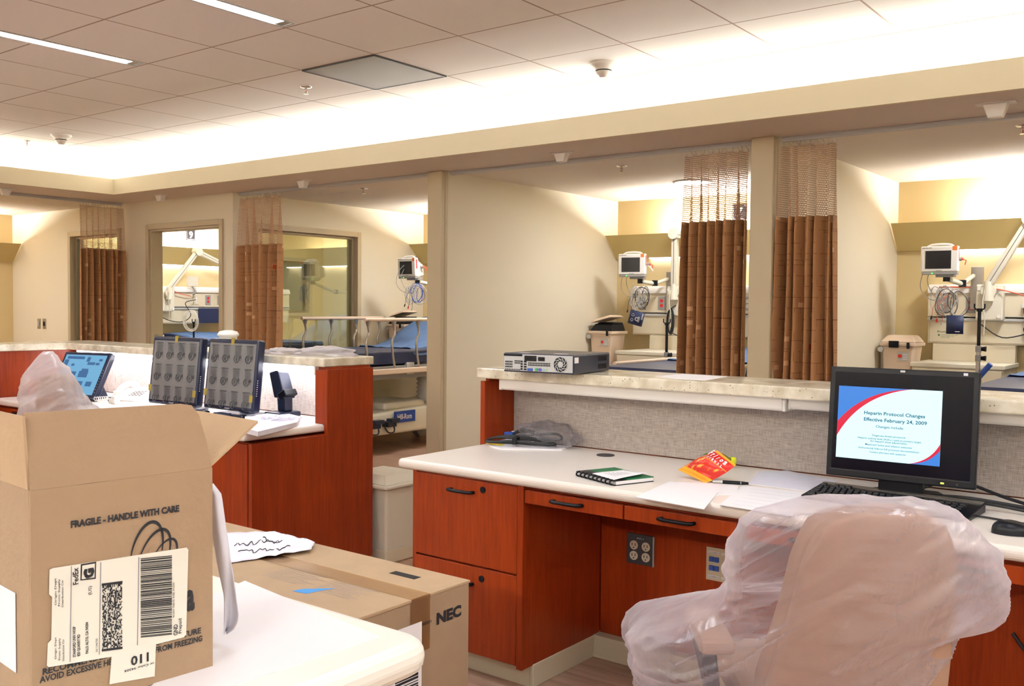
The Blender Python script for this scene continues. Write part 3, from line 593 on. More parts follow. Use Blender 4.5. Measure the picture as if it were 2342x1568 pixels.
def headwall(loc, rz, L_, label, text=True, extra=True):
    """medical rail unit, local x along the wall, -y out of the wall"""
    t = thing('medical_wall_unit', label, 'wall unit', loc, rz)
    B().box(0, L_, -.12, 0, 1.115, 1.30).box(.012, L_-.012, -.125, -.12, 1.125, 1.285).build('lower_panel', 'beige', t, bevel=.002)
    B().box(0, L_, -.14, 0, 1.285, 1.305).box(0, L_, -.135, -.12, 1.315, 1.322).build('equipment_rail', 'lgrey', t, bevel=.002)
    B().box(0, L_, -.13, 0, 1.32, 1.49).build('outlet_panel', 'beige', t)
    b = B(); n = 8; pr = [(0, 1.49), (-.15, 1.49)]+[(-.15+.05*(1-math.cos(a)), 1.51+.045*math.sin(a)) for a in [PI/2*i/n for i in range(n+1)]]+[(0, 1.555)]
    k = len(pr); b.add([(x, p[0], p[1]) for x in (0, L_) for p in pr], [tuple(range(k)), tuple(range(2*k-1, k-1, -1))]+[((i+1) % k, i, k+i, k+(i+1) % k) for i in range(k)]); b.build('top_cap', 'white', t)
    for i, (x, kind) in enumerate(((.10, 'g'), (.30, 'r'), (.78, 'w'), (.95, 'r'), (1.12, 'g'), (1.35, 'd'))):
        if x > L_-.05: continue
        b = B()
        if kind == 'd':
            b.box(x-.04, x+.04, -.136, -.13, 1.345, 1.46)
            for q in (-.015, .015):
                for dz in (.02, -.015): b.box(x+q-.009, x+q+.009, -.139, -.136, 1.40+dz-.008, 1.40+dz+.008, 1)
            b.build('data_plate', ['white', 'blue'], t)
        else:
            outlet(b, x, 1.40, -.13); b.build('socket', {'g': ['grey', 'offw', 'ink'], 'r': ['grey', 'red', 'ink'], 'w': ['beige', 'white', 'ink']}[kind], t, bevel=.001)
    if text:
        b = B().text('Provider Plus', (.07, -.1256, 1.195), (1, 0, 0), (0, 0, 1), wid=.15, hgt=.014, bold=.02)
        b.box(.075, .087, -.1256, -.1254, 1.17, 1.182)
        for i in range(3): b.text('DO NOT EXCEED LOAD LIMITS'[:24-i*5], (.095, -.1256, 1.176-.010*i), (1, 0, 0), (0, 0, 1), wid=.12-.03*i, hgt=.005)
        b.build('printed_lettering', 'green', t)
    return t
headwall((2.54, 5.25, 0), 0, 1.9, 'beige medical wall unit with sockets at the right edge of the photo')
headwall((-.02, 5.25, 0), 0, 1.9, 'beige medical wall unit left of the brown curtain by the post', text=False)
headwall((-5.75, 3.55, 0), PI/2, 2.2, 'beige medical wall unit seen through the doorway', text=False)
# monitor on wall mount
def patient_monitor(loc, yaw, pitch, label, group=None, printer=False):
    t = thing('patient_monitor', label, 'medical monitor', loc, yaw); P = R(-pitch, 'X')
    b = B().at(P); w_, h_ = .125, .10
    b.box(-w_, w_, 0, .045, -h_+.018, h_).build('front_case', 'white', t, bevel=.010, seg=3)
    B().at(P).hexa([(-.11, .04, -.09), (.11, .04, -.09), (.095, .15, -.07), (-.095, .15, -.07)], [(-.11, .04, .085), (.11, .04, .085), (.08, .15, .03), (-.08, .15, .03)]).build('rear_case', 'lgrey', t, bevel=.006)
    B().at(P).box(-.118, .118, .002, .06, -.10, -.082).build('key_strip', 'grey', t, bevel=.004)
    B().at(P).box(-.092, .078, -.002, .001, -.058, .068).build('screen', 'glassd', t, bevel=.0008)
    B().at(P).box(.085, .117, -.0015, .02, .068, .0995).build('alarm_lamp', 'orange', t, bevel=.003)
    B().at(P).box(.1245, .1262, .012, .028, -.005, .085).build('warning_label', 'red', t)
    b = B().at(P).text('PHILIPS', (-.02, -.0012, -.075), (1, 0, 0), (0, 0, 1), wid=.04, hgt=.006, bold=.02).text('M3 M4 M5', (-.11, -.0012, .085), (1, 0, 0), (0, 0, 1), wid=.06, hgt=.006, bold=.02)
    b.build('brand_lettering', 'ink', t)
    B().at(P).box(-.05, -.042, -.0005, .003, -.094, -.088).build('power_led', 'led', t)
    B().at(P).tube([(-.085, .04, .096), (-.06, .045, .110), (0, .047, .114), (.06, .045, .110), (.085, .04, .096)], .009, 8, sub=3).build('carry_handle', 'white', t)
    B().at(P).box(-.03, .09, .03, .12, -.118, -.095).build('mount_plate', 'grey', t, bevel=.003)
    b = B().at(P).cyl((.09, .11, .01), (.125, .11, .01), .014).cyl((.125, .11, .01), (.135, .11, .01), .010, mat=1).tube([(.13, .11, .01), (.15, .13, .0), (.14, .14, -.03)], .004, mat=1)
    b.build('side_connector', ['grey', 'redo'], t)
    if printer: B().at(P).grid(lambda u, v: (.118+.06*v, .06+.03*(u-.5), .0-.05*v*v), 2, 8).build('paper_strip', 'paper', t, sol=.0006)
    return t
def mount_arm(pts, label):
    t = thing('wall_mount', label, 'wall arm', pts[0]); o = Vector(pts[0]); q = [Vector(p)-o for p in pts]
    B().box(-.02, .06, -.02, .02, -.25, .06).build('wall_channel', 'steel', t, bevel=.003)
    B().tube([q[0], q[1]], .016, 10).tube([q[1], q[2]], .018, 10).build('arm_tube', 'offw', t)
    B().cyl(q[1]-Vector((0, 0, .02)), q[1]+Vector((0, 0, .03)), .026).cyl(q[2]-Vector((0, 0, .02)), q[2]+Vector((0, 0, .02)), .024).build('joint', 'black', t)
    return t
def cable_bundle(loc, rz, label, seed, cols=('lgrey', 'lgrey', 'dgrey')):
    t = thing('monitor_cables', label, 'cables', loc, rz); rn = random.Random(seed)
    for k in range(3):
        b = B()
        for i in range(4): torus(b, (rn.uniform(-.05, .05)-.03+k*.04, rn.uniform(-.03, .03)-.01*k, rn.uniform(-.02, .03)), rn.uniform(.05, .085), .0028, 20, 0, (rn.uniform(-.4, .4), 1, 0), rn.uniform(.6, .9), 1.15, .08, i)
        b.build('coiled_lead', cols[k % len(cols)], t)
    b = B()
    for i in range(3): b.tube([(rn.uniform(-.09, .02), .02, .06), (-.08+.03*i, -.02, -.02), (-.10+.035*i, -.01, -.10-.02*i)], .002, 5, sub=4)
    b.build('lead_wire', 'redo' if seed % 2 else 'ink', t)
    for i in range(3): B().cyl((-.10+.035*i, -.01, -.10-.02*i), (-.105+.035*i, -.012, -.125-.02*i), .006, n=8).build('clip', ('ink', 'red', 'lgrey')[i], t)
    B().tube([(-.1, .05, .30), (-.17, .03, .22), (-.19, .02, .10), (-.12, 0, .02), (-.02, 0, .01)], .0028, 6, sub=6).tube([(-.1, .05, .28), (-.15, .04, .16), (-.10, .02, .05), (-.03, 0, .0)], .0028, 6, sub=6).build('trailing_cable', 'grey', t)
    return t
patient_monitor((.183, 4.74, 1.726), .16, -.02, 'white patient monitor with paper strip, left of the curtain by the number 7 sign', printer=True)
patient_monitor((2.718, 4.674, 1.712), .02, -.02, 'white patient monitor at the right edge above the desk monitor')
patient_monitor((-2.095, 4.30, 1.721), -.05, -.05, 'white patient monitor beside the left post, turned sideways')
mount_arm([(.36, 5.10, 1.62), (.30, 4.95, 1.57), (.22, 4.83, 1.59)], 'steel arm holding the patient monitor left of the curtain')
mount_arm([(2.86, 5.10, 1.62), (2.82, 4.92, 1.55), (2.75, 4.76, 1.585)], 'steel arm holding the patient monitor at the right edge')
mount_arm([(-1.75, 5.21, 1.50), (-1.85, 4.9, 1.50), (-2.04, 4.40, 1.595)], 'steel arm holding the patient monitor beside the left post')
cable_bundle((.235, 4.78, 1.44), 0, 'coiled grey and orange leads hanging below the monitor left of the curtain', 2)
cable_bundle((2.77, 4.72, 1.42), 0, 'coiled grey and red leads hanging below the monitor at the right edge', 5, ('lgrey', 'grey', 'dgrey'))
cable_bundle((-2.0, 4.33, 1.47), .6, 'coiled white and blue leads hanging below the monitor beside the left post', 8, ('lgrey', 'lgrey', 'blue'))
def cuff(loc, rz, tilt, w_, h_, label, words=True):
    t = thing('blood_pressure_cuff', label, 'blood pressure cuff', loc, rz); Mx = R(tilt, 'Y')
    B().at(Mx).grid(lambda u, v: ((u-.5)*w_, -.012*math.sin(u*PI), (v-.5)*h_), 8, 2).grid(lambda u, v: ((u-.5)*w_, .012*math.sin(u*PI), (v-.5)*h_), 8, 2).build('folded_cuff', 'blueb', t, sol=.004)
    b = B().at(Mx)
    if words:
        b.text('C', (-.005, -.0165, -.02), (1, 0, 0), (0, 0, 1), hgt=.03, bold=.01); b.text('PHILIPS', (.052, -.0130, .05), (0, 0, -1), (1, 0, 0), hgt=.012, wid=.05, bold=.02)
        for i in range(3): b.box(.022+i*.007, .024+i*.007, -.0165, -.016, -.028, .02)
        torus(b, (-.03, -.015, .022), .011, .0012, 14); torus(b, (-.03, -.015, -.022), .011, .0012, 14)
    else: b.box(.005, .035, -.0155, -.0145, -.05, -.046)
    b.build('white_print', 'paper', t)
    B().tube([(0, 0, h_/2-.02), (-.02, 0, h_/2+.04), (.01, 0, h_/2+.11)], .004, 6, sub=3).build('hose', 'lgrey', t)
    return t
cuff((.262, 4.70, 1.268), .1, .25, .135, .12, 'blue blood pressure cuff with white print hanging left of the curtain')
cuff((2.84, 4.64, 1.262), 0, 0, .11, .13, 'plain dark blue blood pressure cuff hanging at the right edge', False)
# exam light arms
def exam_arm(base, elbow, end, label, nrm=(0, -1, 0)):
    t = thing('exam_light_arm', label, 'exam light', base); o = Vector(base); e = Vector(elbow)-o; g = Vector(end)-o; n = Vector(nrm); x = n.cross(Vector((0, 0, 1)))
    def P(a, c, d_): return x*a+n*c+Vector((0, 0, d_))
    b = B(); b.hexa([P(-.09, -.13, -.24), P(.09, -.13, -.24), P(.09, .02, -.24), P(-.09, .02, -.24)], [P(-.09, -.13, .02), P(.09, -.13, .02), P(.09, .02, .02), P(-.09, .02, .02)]); b.build('wall_box', 'offw', t, bevel=.012, seg=3)
    b = B()
    for a in (-.068, .068):
        for c in (-.21, -.01): b.cyl(P(a, .02, c), P(a, .028, c), .014)
    b.build('screw_cap', 'white', t, bevel=.002)
    B().cyl(P(0, .05, -.10), P(0, .05, .04), .036, .03, n=18).cyl(P(0, .02, -.03), P(0, .06, -.03), .05, n=20).build('swivel', 'offw', t, bevel=.003)
    def bar(a, c, w_, name):
        a, c = Vector(a), Vector(c); d = (c-a).normalized(); s1 = d.cross(n).normalized()
        def q(p, u, v): return p+s1*u+n*v
        b = B().hexa([q(a, -w_, .02), q(a, w_, .02), q(a, w_, .07), q(a, -w_, .07)], [q(c, -w_*.85, .02), q(c, w_*.85, .02), q(c, w_*.85, .07), q(c, -w_*.85, .07)]); o_ = b.build(name, 'offw', t, bevel=.008)
        B().hexa([q(a, -.002, .07), q(a, .002, .07), q(a, .002, .0712), q(a, -.002, .0712)], [q(c, -.002, .07), q(c, .002, .07), q(c, .002, .0712), q(c, -.002, .0712)]).build('groove', 'dgrey', o_)
    bar(P(0, 0, .02), e, .03, 'lower_arm'); B().cyl(e+n*.0, e+n*.09, .048, n=22).build('elbow', 'offw', t, bevel=.01, seg=3)
    bar(e, g, .028, 'upper_arm'); B().cyl(g+n*.0, g+n*.08, .04, n=18).build('end_joint', 'offw', t, bevel=.008)
    B().cyl(g+n*.04-Vector((0, 0, .04)), g+n*.04-Vector((0, 0, .10)), .06, .10, n=24).build('lamp_head', 'offw', t, bevel=.006)
    B().tube([P(.02, .08, -.02), P(.03, .085, -.12), P(.015, .08, -.22), P(.02, .07, -.34)], .004, 6, sub=5).build('power_cord', 'offw', t)
    return t
exam_arm((.46, 5.06, 1.53), (.50, 4.98, 2.00), (1.05, 4.8, 1.86), 'off-white jointed lamp arm partly hidden by the curtain left of the post')
exam_arm((2.975, 5.06, 1.53), (3.24, 4.98, 2.0), (3.8, 4.8, 1.86), 'off-white jointed lamp arm at the right edge of the photo')
exam_arm((-5.56, 3.90, 1.50), (-5.50, 4.24, 1.97), (-5.45, 4.85, 1.72), 'off-white jointed lamp arm seen through the doorway', (1, 0, 0))
# black cords
def cord(pts, r, label, mat='rub', sub=6, name='power_cord', cat='cord'): return tag(B().tube(pts, r, 7, sub=sub).build(name, mat), label, cat)
t = thing('coiled_power_cord', 'looped black cord hanging below the monitor arm left of the curtain', 'cord', (.42, 5.0, 1.24)); b = B()
for i in range(4): torus(b, (0.004*i, .004*i, 0), .085+.005*i, .0045, 22, 0, (.2, 1, 0), .33, 1.15)
b.build('loops', 'rub', t); B().tube([(0, 0, .09), (.03, .02, .13), (.06, .1, .16)], .0045, sub=4).tube([(.01, 0, -.09), (.08, .02, -.12), (.13, .0, -.06)], .0045, sub=4).build('tail', 'rub', t)
t = thing('coiled_power_cord', 'bundled black cord hanging from the red socket at the right edge', 'cord', (3.26, 5.07, 1.23)); b = B()
for i in range(4): torus(b, (0.01*i, .004*i, 0), .06+.004*i, .0045, 22, 0, (.2, 1, .0), 1.1, .6)
b.build('loops', 'rub', t); B().tube([(-.02, 0, .02), (-.06, .0, .10), (-.07, 0.03, .17)], .0045, sub=4).tube([(-.04, 0, -.03), (-.2, .0, -.06), (-.34, 0, .03)], .0045, sub=5).build('tail', 'rub', t); B().cyl((-.07, .0, .165), (-.07, .045, .172), .013).build('plug', 'white', t)
cord([(2.62, 5.10, 1.535), (2.9, 5.09, 1.53), (3.1, 5.0, 1.50), (3.4, 5.0, 1.41), (3.6, 5.05, 1.38)], .004, 'thin orange hose crossing the medical wall unit at the right edge', 'redo')
cord([(-5.6, 3.95, 1.55), (-5.58, 4.05, 1.48), (-5.58, 4.2, 1.45), (-5.6, 4.25, 1.44)], .004, 'short red lead on the wall unit seen through the doorway', 'redo')
cord([(-5.6, 3.75, 1.28), (-5.5, 3.85, 1.17), (-5.48, 4.05, 1.14), (-5.5, 4.18, 1.22), (-5.52, 4.12, 1.36), (-5.58, 4.3, 1.40)], .005, 'curving black cable on the wall unit seen through the doorway')
# room seen through doorway: monitor bracket and dark panel, tube coil
t = thing('monitor_bracket', 'grey square plate bracket on the wall unit seen through the doorway', 'bracket', (-5.60, 4.26, 1.56))
B().box(0, .03, -.07, .07, 0, .12).build('plate', 'offw', t, bevel=.003); B().tube([(.01, 0, .0), (.05, .02, -.06), (.02, .0, -.10)], .012, 8, sub=2).build('clamp', 'grey', t)
b = B().box(-5.62, -5.60, 4.36, 4.78, 1.12, 1.30); tag(b.build('dark_panel', 'blueb', bevel=.004), 'dark navy panel low on the wall unit seen through the doorway', 'panel')
# IV poles
def iv_pole(loc, ztop, label, handle=False, coil=False):
    t = thing('iv_pole', label, 'pole', loc)
    B().cyl((0, 0, .03), (0, 0, ztop-.22), .014).build('lower_tube', 'steel', t); B().cyl((0, 0, ztop-.22), (0, 0, ztop), .011).build('upper_tube', 'black', t)
    for dz in (.24, .30): B().box(-.016, .016, -.016, .016, ztop-dz-.02, ztop-dz+.02).cyl((.016, 0, ztop-dz), (.045, 0, ztop-dz), .012, .018, n=10, mat=1).build('clamp', ['grey', 'black'], t, bevel=.002)
    B().cyl((0, 0, ztop), (0, 0, ztop+.02), .018).tube([(-.03, 0, ztop+.05), (-.028, 0, ztop+.02), (0, 0, ztop+.01), (.028, 0, ztop+.02), (.03, 0, ztop+.05)], .005, 6, sub=3).build('hook_fork', 'black', t)
    b = B()
    for i in range(5): a = 2*PI*i/5+.3; b.tube([(0, 0, .06), (.15*math.cos(a), .15*math.sin(a), .045)], .011, 8)
    b.build('foot', 'steel', t)
    for i in range(5): a = 2*PI*i/5+.3; B().cyl((.15*math.cos(a)-.01, .15*math.sin(a), .022), (.15*math.cos(a)+.01, .15*math.sin(a), .022), .022).build('caster', 'rub', t)
    if handle: B().cyl((.01, 0, ztop-.42), (.075, -.01, ztop-.335), .017, n=12).build('blue_grip', 'blue', t, bevel=.004)
    if coil:
        b = B()
        for i in range(3): torus(b, (.01*i, -.03-.01*i, ztop+.03), .09+.012*i, .004, 24, 0, (.8, -1, 0), .75, 1.05, .03, i)
        b.build('hanging_tube', 'white', t)
    return t
iv_pole((.722, 4.4, 0), 1.22, 'steel pole with black top beside the cabinet left of the curtain')
iv_pole((3.085, 4.2, 0), 1.355, 'steel pole with black top and blue grip at the right edge', True)
iv_pole((-5.0, 3.88, 0), 1.13, 'steel pole with a coil of white tube seen through the doorway', False, True)
# bedside cabinets
def bed_cabinet(x0, x1, y0, label, back=(.18, .6)):
    t = thing('bedside_cabinet', label, 'cabinet', ((x0+x1)/2, 5.22, 0)); w_ = (x1-x0)/2; d = 5.22-y0
    B().box(-w_, w_, -d, 0, 0, .955).build('body', 'beige', t, bevel=.003); B().box(-w_-.01, w_+.01, -d-.015, 0, .955, .985).build('top', 'offw', t, bevel=.004)
    B().box(-w_+back[0]-.14, w_, -.10, 0, .985, 1.112).build('backsplash', 'beige', t, bevel=.002)
    for i, (a, c) in enumerate(((.80, .945), (.55, .79), (.30, .54), (.05, .29))):
        dr_ = B().box(-w_+.01, w_-.01, -d-.014, -d, a, c).build('drawer', 'beige', t, bevel=.003)
        B().tube([(-.05, -d-.014, c-.05), (-.05, -d-.04, c-.052), (.05, -d-.04, c-.052), (.05, -d-.014, c-.05)], .005, 7).build('handle', 'chrome', dr_)
    return t
bed_cabinet(.12, .73, 4.62, 'cream bedside cabinet left of the brown curtain')
bed_cabinet(2.54, 3.14, 4.72, 'cream bedside cabinet behind the desk monitor')
t = thing('storage_cabinet', 'pale cabinet edge seen just inside the doorway', 'cabinet', (-5.5, 3.42, 0)); B().box(-.22, .22, -.25, .25, 0, .98).build('body', 'beige', t, bevel=.004); B().box(-.23, .23, -.26, .26, .98, 1.0).build('top', 'offw', t, bevel=.003)
# hanging containers
def canister(x, y, z, label, open_=False):
    t = thing('wall_container', label, 'container', (x, y, z))
    B().hexa([(.05, -.10, -.30), (.23, -.10, -.30), (.23, .10, -.30), (.05, .10, -.30)], [(.035, -.12, 0), (.26, -.12, 0), (.26, .12, 0), (.035, .12, 0)]).build('bucket', 'pinkb', t, bevel=.012, seg=3)
    B().box(.02, .275, -.135, .135, -.004, .022).build('rim', 'pinkb', t, bevel=.006)
    B().box(0, .05, -.03, .03, -.22, .02).cyl((.03, -.14, -.03), (.03, -.10, -.03), .02).build('wall_bracket', 'lgrey', t, bevel=.004)
    if open_:
        B().hexa([(.03, -.12, .022), (.26, -.12, .022), (.26, .12, .022), (.03, .12, .022)], [(.07, -.09, .085), (.25, -.09, .085), (.25, .10, .085), (.07, .10, .085)]).hexa([(.09, -.10, .085), (.25, -.10, .085), (.25, .10, .085), (.09, .10, .085)], [(.10, -.07, .10), (.25, -.07, .10), (.25, .09, .10), (.10, .09, .10)]).build('black_insert', 'black', t, bevel=.006)
        B().at(T(.05, 0, .03) @ R(-.25, 'Y')).hexa([(0, -.12, .065), (.22, -.12, .065), (.22, .12, .065), (0, .12, .065)], [(.03, -.09, .09), (.20, -.09, .09), (.20, .09, .09), (.03, .09, .09)]).build('raised_lid', 'pinkb', t, bevel=.008)
    else:
        B().hexa([(.02, -.13, .022), (.275, -.13, .022), (.275, .13, .022), (.02, .13, .022)], [(.06, -.08, .075), (.24, -.08, .075), (.24, .09, .075), (.06, .09, .075)]).build('lid', 'pinkb', t, bevel=.014, seg=3)
        B().box(.09, .16, -.15, -.132, -.015, .035).build('latch', 'black', t, bevel=.004)
    B().box(.215, .235, -.145, -.133, -.02, .025).build('catch', 'black', t, bevel=.003)
    b = B().at(T(.185, -.117, -.075) @ R(.08, 'X')); b.box(-.04, .04, -.003, .003, -.035, .03).cyl((-.02, -.003, 0), (-.02, -.006, 0), .014, mat=1)
    for i in range(4): b.box(-.002, .034, -.004, -.003, -.025+i*.012, -.021+i*.012, 2)
    b.build('label', ['lgrey', 'red', 'paper'], t)
    return t
canister(-.27+.0, 4.86, 1.125, 'beige wall container with open lid and black insert, left of the curtain', True)
canister(2.285, 4.86, 1.10, 'closed beige wall container with black latch, above the desk monitor')
canister(-2.735, 4.78, 1.14, 'beige wall container with black insert behind the bed rail', True)
# beds
def bed(loc, rz, label, zh, sheet=True, rails=True, rd=0):
    t = thing('hospital_bed', label, 'bed', loc, rz); W = .375
    def topz(v): return .95 + (0 if v < .58 else (zh-.95)*(lambda q: q*q*(3-2*q))((v-.58)/.42))
    b = B()
    nv = 20
    for side in (0,):
        def ring(u, v):
            z1 = topz(v); z0 = z1-.13; y = v*1.98; a = [( -W, z0), (-W, z1-.02), (-W+.02, z1), (W-.02, z1), (W, z1-.02), (W, z0)]; p = a[int(round(u*6)) % 6]; return (p[0], y, p[1])
        b.grid(ring, 6, nv, 0, False, True)
    b.add([ring(i/6, 0) for i in range(6)], [(0, 1, 2, 3, 4, 5)]).add([ring(i/6, 1) for i in range(6)], [(5, 4, 3, 2, 1, 0)])
    b.build('mattress', 'blueb', t, bevel=.008)
    if sheet:
        def sh(u, v):
            vv = .50+.49*v; z = topz(vv)+.008; x = (u-.5)*2*(W+.012); dz = 0 if abs(x) < W-.02 else -.11*min(1, (abs(x)-W+.03)/.03)*(.5+v*.5)
            return (x, vv*1.98, z+dz+.004*math.sin(v*23+u*9)+.003*math.sin(u*31-v*11))
        B().grid(sh, 30, 26).build('fitted_sheet', 'blues', t, sol=.004)
    B().box(-W, W, .02, 1.9, .76, .805).box(-W-.02, W+.02, 1.9, 1.95, .70, .84).box(-W+.05, W-.05, .1, 1.8, .68, .76).box(W-.02, W+.01, .9, 1.0, .72, .83, 1).build('deck', ['grey', 'lgrey'], t, bevel=.004)
    if rails:
        for sg in (1, -1):
            x = sg*(W+.045); r_ = B().at(T(0, 0, -rd)).tube([(x, .33, 1.228), (x, 1.38, 1.228)], .017, 12); o_ = r_.build('side_rail', 'pinkb', t)
            for k in range(4):
                y = .37+k*.32
                b = B().at(T(0, 0, -rd)).cyl((x, y, 1.222), (x, y, 1.175), .028, .014, n=10).tube([(x, y, 1.18), (x, y+.012, 1.10), (x, y-.02, 1.04), (x, y-.012, .9), (x, y+.02, .78)], .0115, 8, sub=3); b.build('rail_post', 'steel', o_)
            B().at(T(0, 0, -rd)).box(x-.018, x+.018, .30, 1.42, .735, .785).build('rail_bar', 'pinkb', o_, bevel=.008)
    # base
    B().hexa([(-.33, .12, .17), (.33, .12, .17), (.33, 1.86, .17), (-.33, 1.86, .17)], [(-.30, .18, .36), (.30, .18, .36), (.30, 1.8, .42), (-.30, 1.8, .42)]).box(-.25, .25, .75, 1.3, .38, .45).build('base_cover', 'offw', t, bevel=.03, seg=4)
    b = B().box(.318, .335, .22, .36, .27, .285, 0); b = B().text('Hill-Rom', (.336, .83, .30), (0, 1, 0), (0, 0, 1), wid=.19, hgt=.048, bold=.02, mat=1)
    b.box(.318, .334, .80, 1.07, .27, .375, 0); b.build('maker_badge', ['blue', 'paper'], t)
    B().text('GoBed', (.330, .30, .285), (0, 1, 0), (-.16, 0, 1), wid=.09, hgt=.02).build('small_badge', 'blue', t)
    for y in (.50, .70): B().box(.31, .40, y-.055, y+.055, .25, .30).box(.34, .41, y-.02, y+.09, .29, .325).tube([(.36, y-.06, .25), (.38, y-.03, .20), (.38, y+.04, .20), (.36, y+.06, .25)], .008, sub=3).build('foot_pedal', 'navy', t, bevel=.008)
    for y in (.45, 1.45):
        b = B(); pr = []
        for i in range(15): pr.append((.085 if i % 2 else .065, .40+i*.021))
        b.lathe(pr, 20, 0, (0.10, y, 0)); b.build('bellows_column', 'lgrey', t)
    for sx in (-1, 1):
        for y in (.17, 1.8):
            c = B().cyl((sx*.27, y, .10), (sx*.27, y, .19), .035).box(sx*.27-.03, sx*.27+.03, y-.05, y+.05, .11, .17).build('caster', 'offw', t, bevel=.005)
            B().cyl((sx*.27-.035+.02*sx, y, .085), (sx*.27+.035+.02*sx, y, .085), .085, n=28).build('wheel', 'lgrey', c, bevel=.01)
    return t
bed((-2.10, 3.02, 0), 0, 'hospital bed with navy mattress, blue raised back and pale side rail, left of the post', 1.24)
bed((1.23, 3.12, 0), 0, 'hospital bed with raised blue back mostly hidden by the curtain left of the post', 1.02, rd=.28)
bed((3.62, 3.12, 0), 0, 'hospital bed behind the desk monitor at the right edge', .97, rd=.34)
bed((-3.72, 4.3, 0), PI/2, 'hospital bed inside the numbered room', 1.0, rails=False)
# white bin beyond the far station
t = thing('waste_bin', 'white lidded waste bin behind the end of the far wooden station', 'bin', (.745, 1.15, 0))
B().hexa([(-.175, -.13, 0), (.175, -.13, 0), (.175, .15, 0), (-.175, .15, 0)], [(-.20, -.16, .405), (.20, -.16, .405), (.20, .18, .405), (-.20, .18, .405)]).build('body', 'offw', t, bevel=.015, seg=3)
B().box(-.18, .18, -.137, .153, 0, .08).build('plinth', 'beige', t, bevel=.01)
B().box(-.225, .225, -.185, .20, .405, .425).hexa([(-.21, -.17, .425), (.21, -.17, .425), (.21, .19, .425), (-.21, .19, .425)], [(-.10, -.10, .462), (.14, -.10, .462), (.14, .12, .462), (-.10, .12, .462)]).build('lid', 'offw', t, bevel=.008, seg=3)
# ------------------------------------------------------------------ nurse stations
ZD, ZK = .77, 1.095
def nose_slab(b, x0, x1, y0, y1, z0, z1, mat=0): return b.box(x0, x1, y0, y1, z0, z1, mat)
def pull(b, x, y, z, w_=.052, mat=0):
    return b.tube([(x-w_, y, z), (x-w_, y-.026, z+.002), (x-w_+.012, y-.03, z+.002), (x+w_-.012, y-.03, z+.002), (x+w_, y-.026, z+.002), (x+w_, y, z)], .0062, 8, mat)
def drawer(parent, x0, x1, y, z0, z1, hx_, hz_, lock=None, w_=.052, face='wood'):
    d = B().box(x0+.002, x1-.002, y-.019, y, z0+.002, z1-.002).build('drawer', face, parent, bevel=.0012)
    pull(B(), hx_, y-.018, hz_, w_).build('handle', 'black', d)
    if lock: B().cyl((lock[0], y-.018, lock[1]), (lock[0], y-.022, lock[1]), .012, n=20).build('lock', 'black', d)
    return d
def lightstrip(loc, L_, label, lit, h=.045, dp=.13):
    t = thing('under_counter_light', label, 'light', loc)
    n = 5; pr = [(0, 0), (-dp, 0)]+[(-dp-.0+.012*(1-math.cos(a)), -h+.012-.012*math.sin(a)) for a in [PI/2*i/n for i in range(n+1)]]+[(0, -h)]
    k = len(pr); b = B(); b.add([(x, p[0], p[1]) for x in (0, L_) for p in pr], [tuple(range(k)), tuple(range(2*k-1, k-1, -1))]+[((i+1) % k, i, k+i, k+(i+1) % k) for i in range(k)])
    b.build('diffuser', 'strip' if lit else 'white', t)
    for a_ in (-.012, L_): B().box(a_, a_+.012, -dp+.001, 0, -h-.001, 0).build('end_cap', 'white', t, bevel=.004)
    return t
# near station
o = B().box(1.84, 4.95, .635, .975, 1.052, ZK).build('station_counter', 'quartz', bevel=.006, seg=3); tag(o, 'speckled stone counter top with the desktop computer on it', 'counter')
o = B().box(1.868, 4.92, .125, .85, .732, ZD).build('worktop', 'desk', bevel=.016, seg=4); tag(o, 'off-white laminate desk top under the lit computer monitor', 'desk top')
B().cyl((2.445, .716, ZD-.001), (2.445, .716, ZD+.003), .036, n=32).build('cable_grommet', 'dgrey', o)
t = thing('station_screen_panel', 'cherry wood back wall with grey woven panel of the near station', 'partition', (1.86, .64, 0))
B().box(0, .025, 0, .31, 0, 1.04).box(.012, .03, .02, .30, 1.04, 1.052).build('end_panel', 'wood', t, bevel=.002)
B().box(.025, 3.06, .212, .29, 0, 1.052).build('core_panel', 'wood', t)
B().box(.027, 3.06, .200, .211, .772, 1.05).build('woven_panel', 'weave', t, bevel=.003)
t = thing('file_cabinet', 'cherry two-drawer cabinet at the left end of the near desk', 'cabinet', (0, 0, 0))
B().box(1.94, 1.958, .14, .62, .085, .732).box(1.958, 2.442, .16, .62, .085, .70).box(2.446, 2.472, .135, .645, .08, .732).box(1.958, 2.446, .15, .62, .70, .732).build('body', 'wood', t, bevel=.001)
drawer(t, 1.956, 2.444, .158, .415, .728, 2.19, .682, (2.287, .697)); drawer(t, 1.956, 2.444, .158, .087, .411, 2.19, .345, (2.284, .372))
B().box(1.97, 2.46, .20, .59, 0, .085).build('toe_kick', 'base', t)
t = thing('drawer_unit', 'row of shallow cherry pencil drawers under the near desk', 'drawers', (0, 0, 0))
B().box(2.472, 4.9, .162, .64, .722, .732).box(2.472, 4.9, .60, .64, .66, .722).build('rail', 'wood', t)
B().box(3.266, 3.290, .14, .645, .085, .732).box(4.60, 4.625, .14, .645, .085, .732).build('upright', 'wood', t) if False else None
for i, (a, c) in enumerate(((2.474, 2.873), (2.875, 3.266), (3.29, 3.70), (3.702, 4.11), (4.112, 4.52), (4.522, 4.9))):
    drawer(t, a, c, .158, .672, .722, (a+c)/2-.0+(-.015 if i < 1 else 0), .698, None, .056)
t = thing('modesty_panel', 'dark cherry panel at the back of the knee space', 'panel', (0, 0, 0))
B().box(2.474, 4.9, .646, .67, .085, .732).build('panel', 'wood', t)
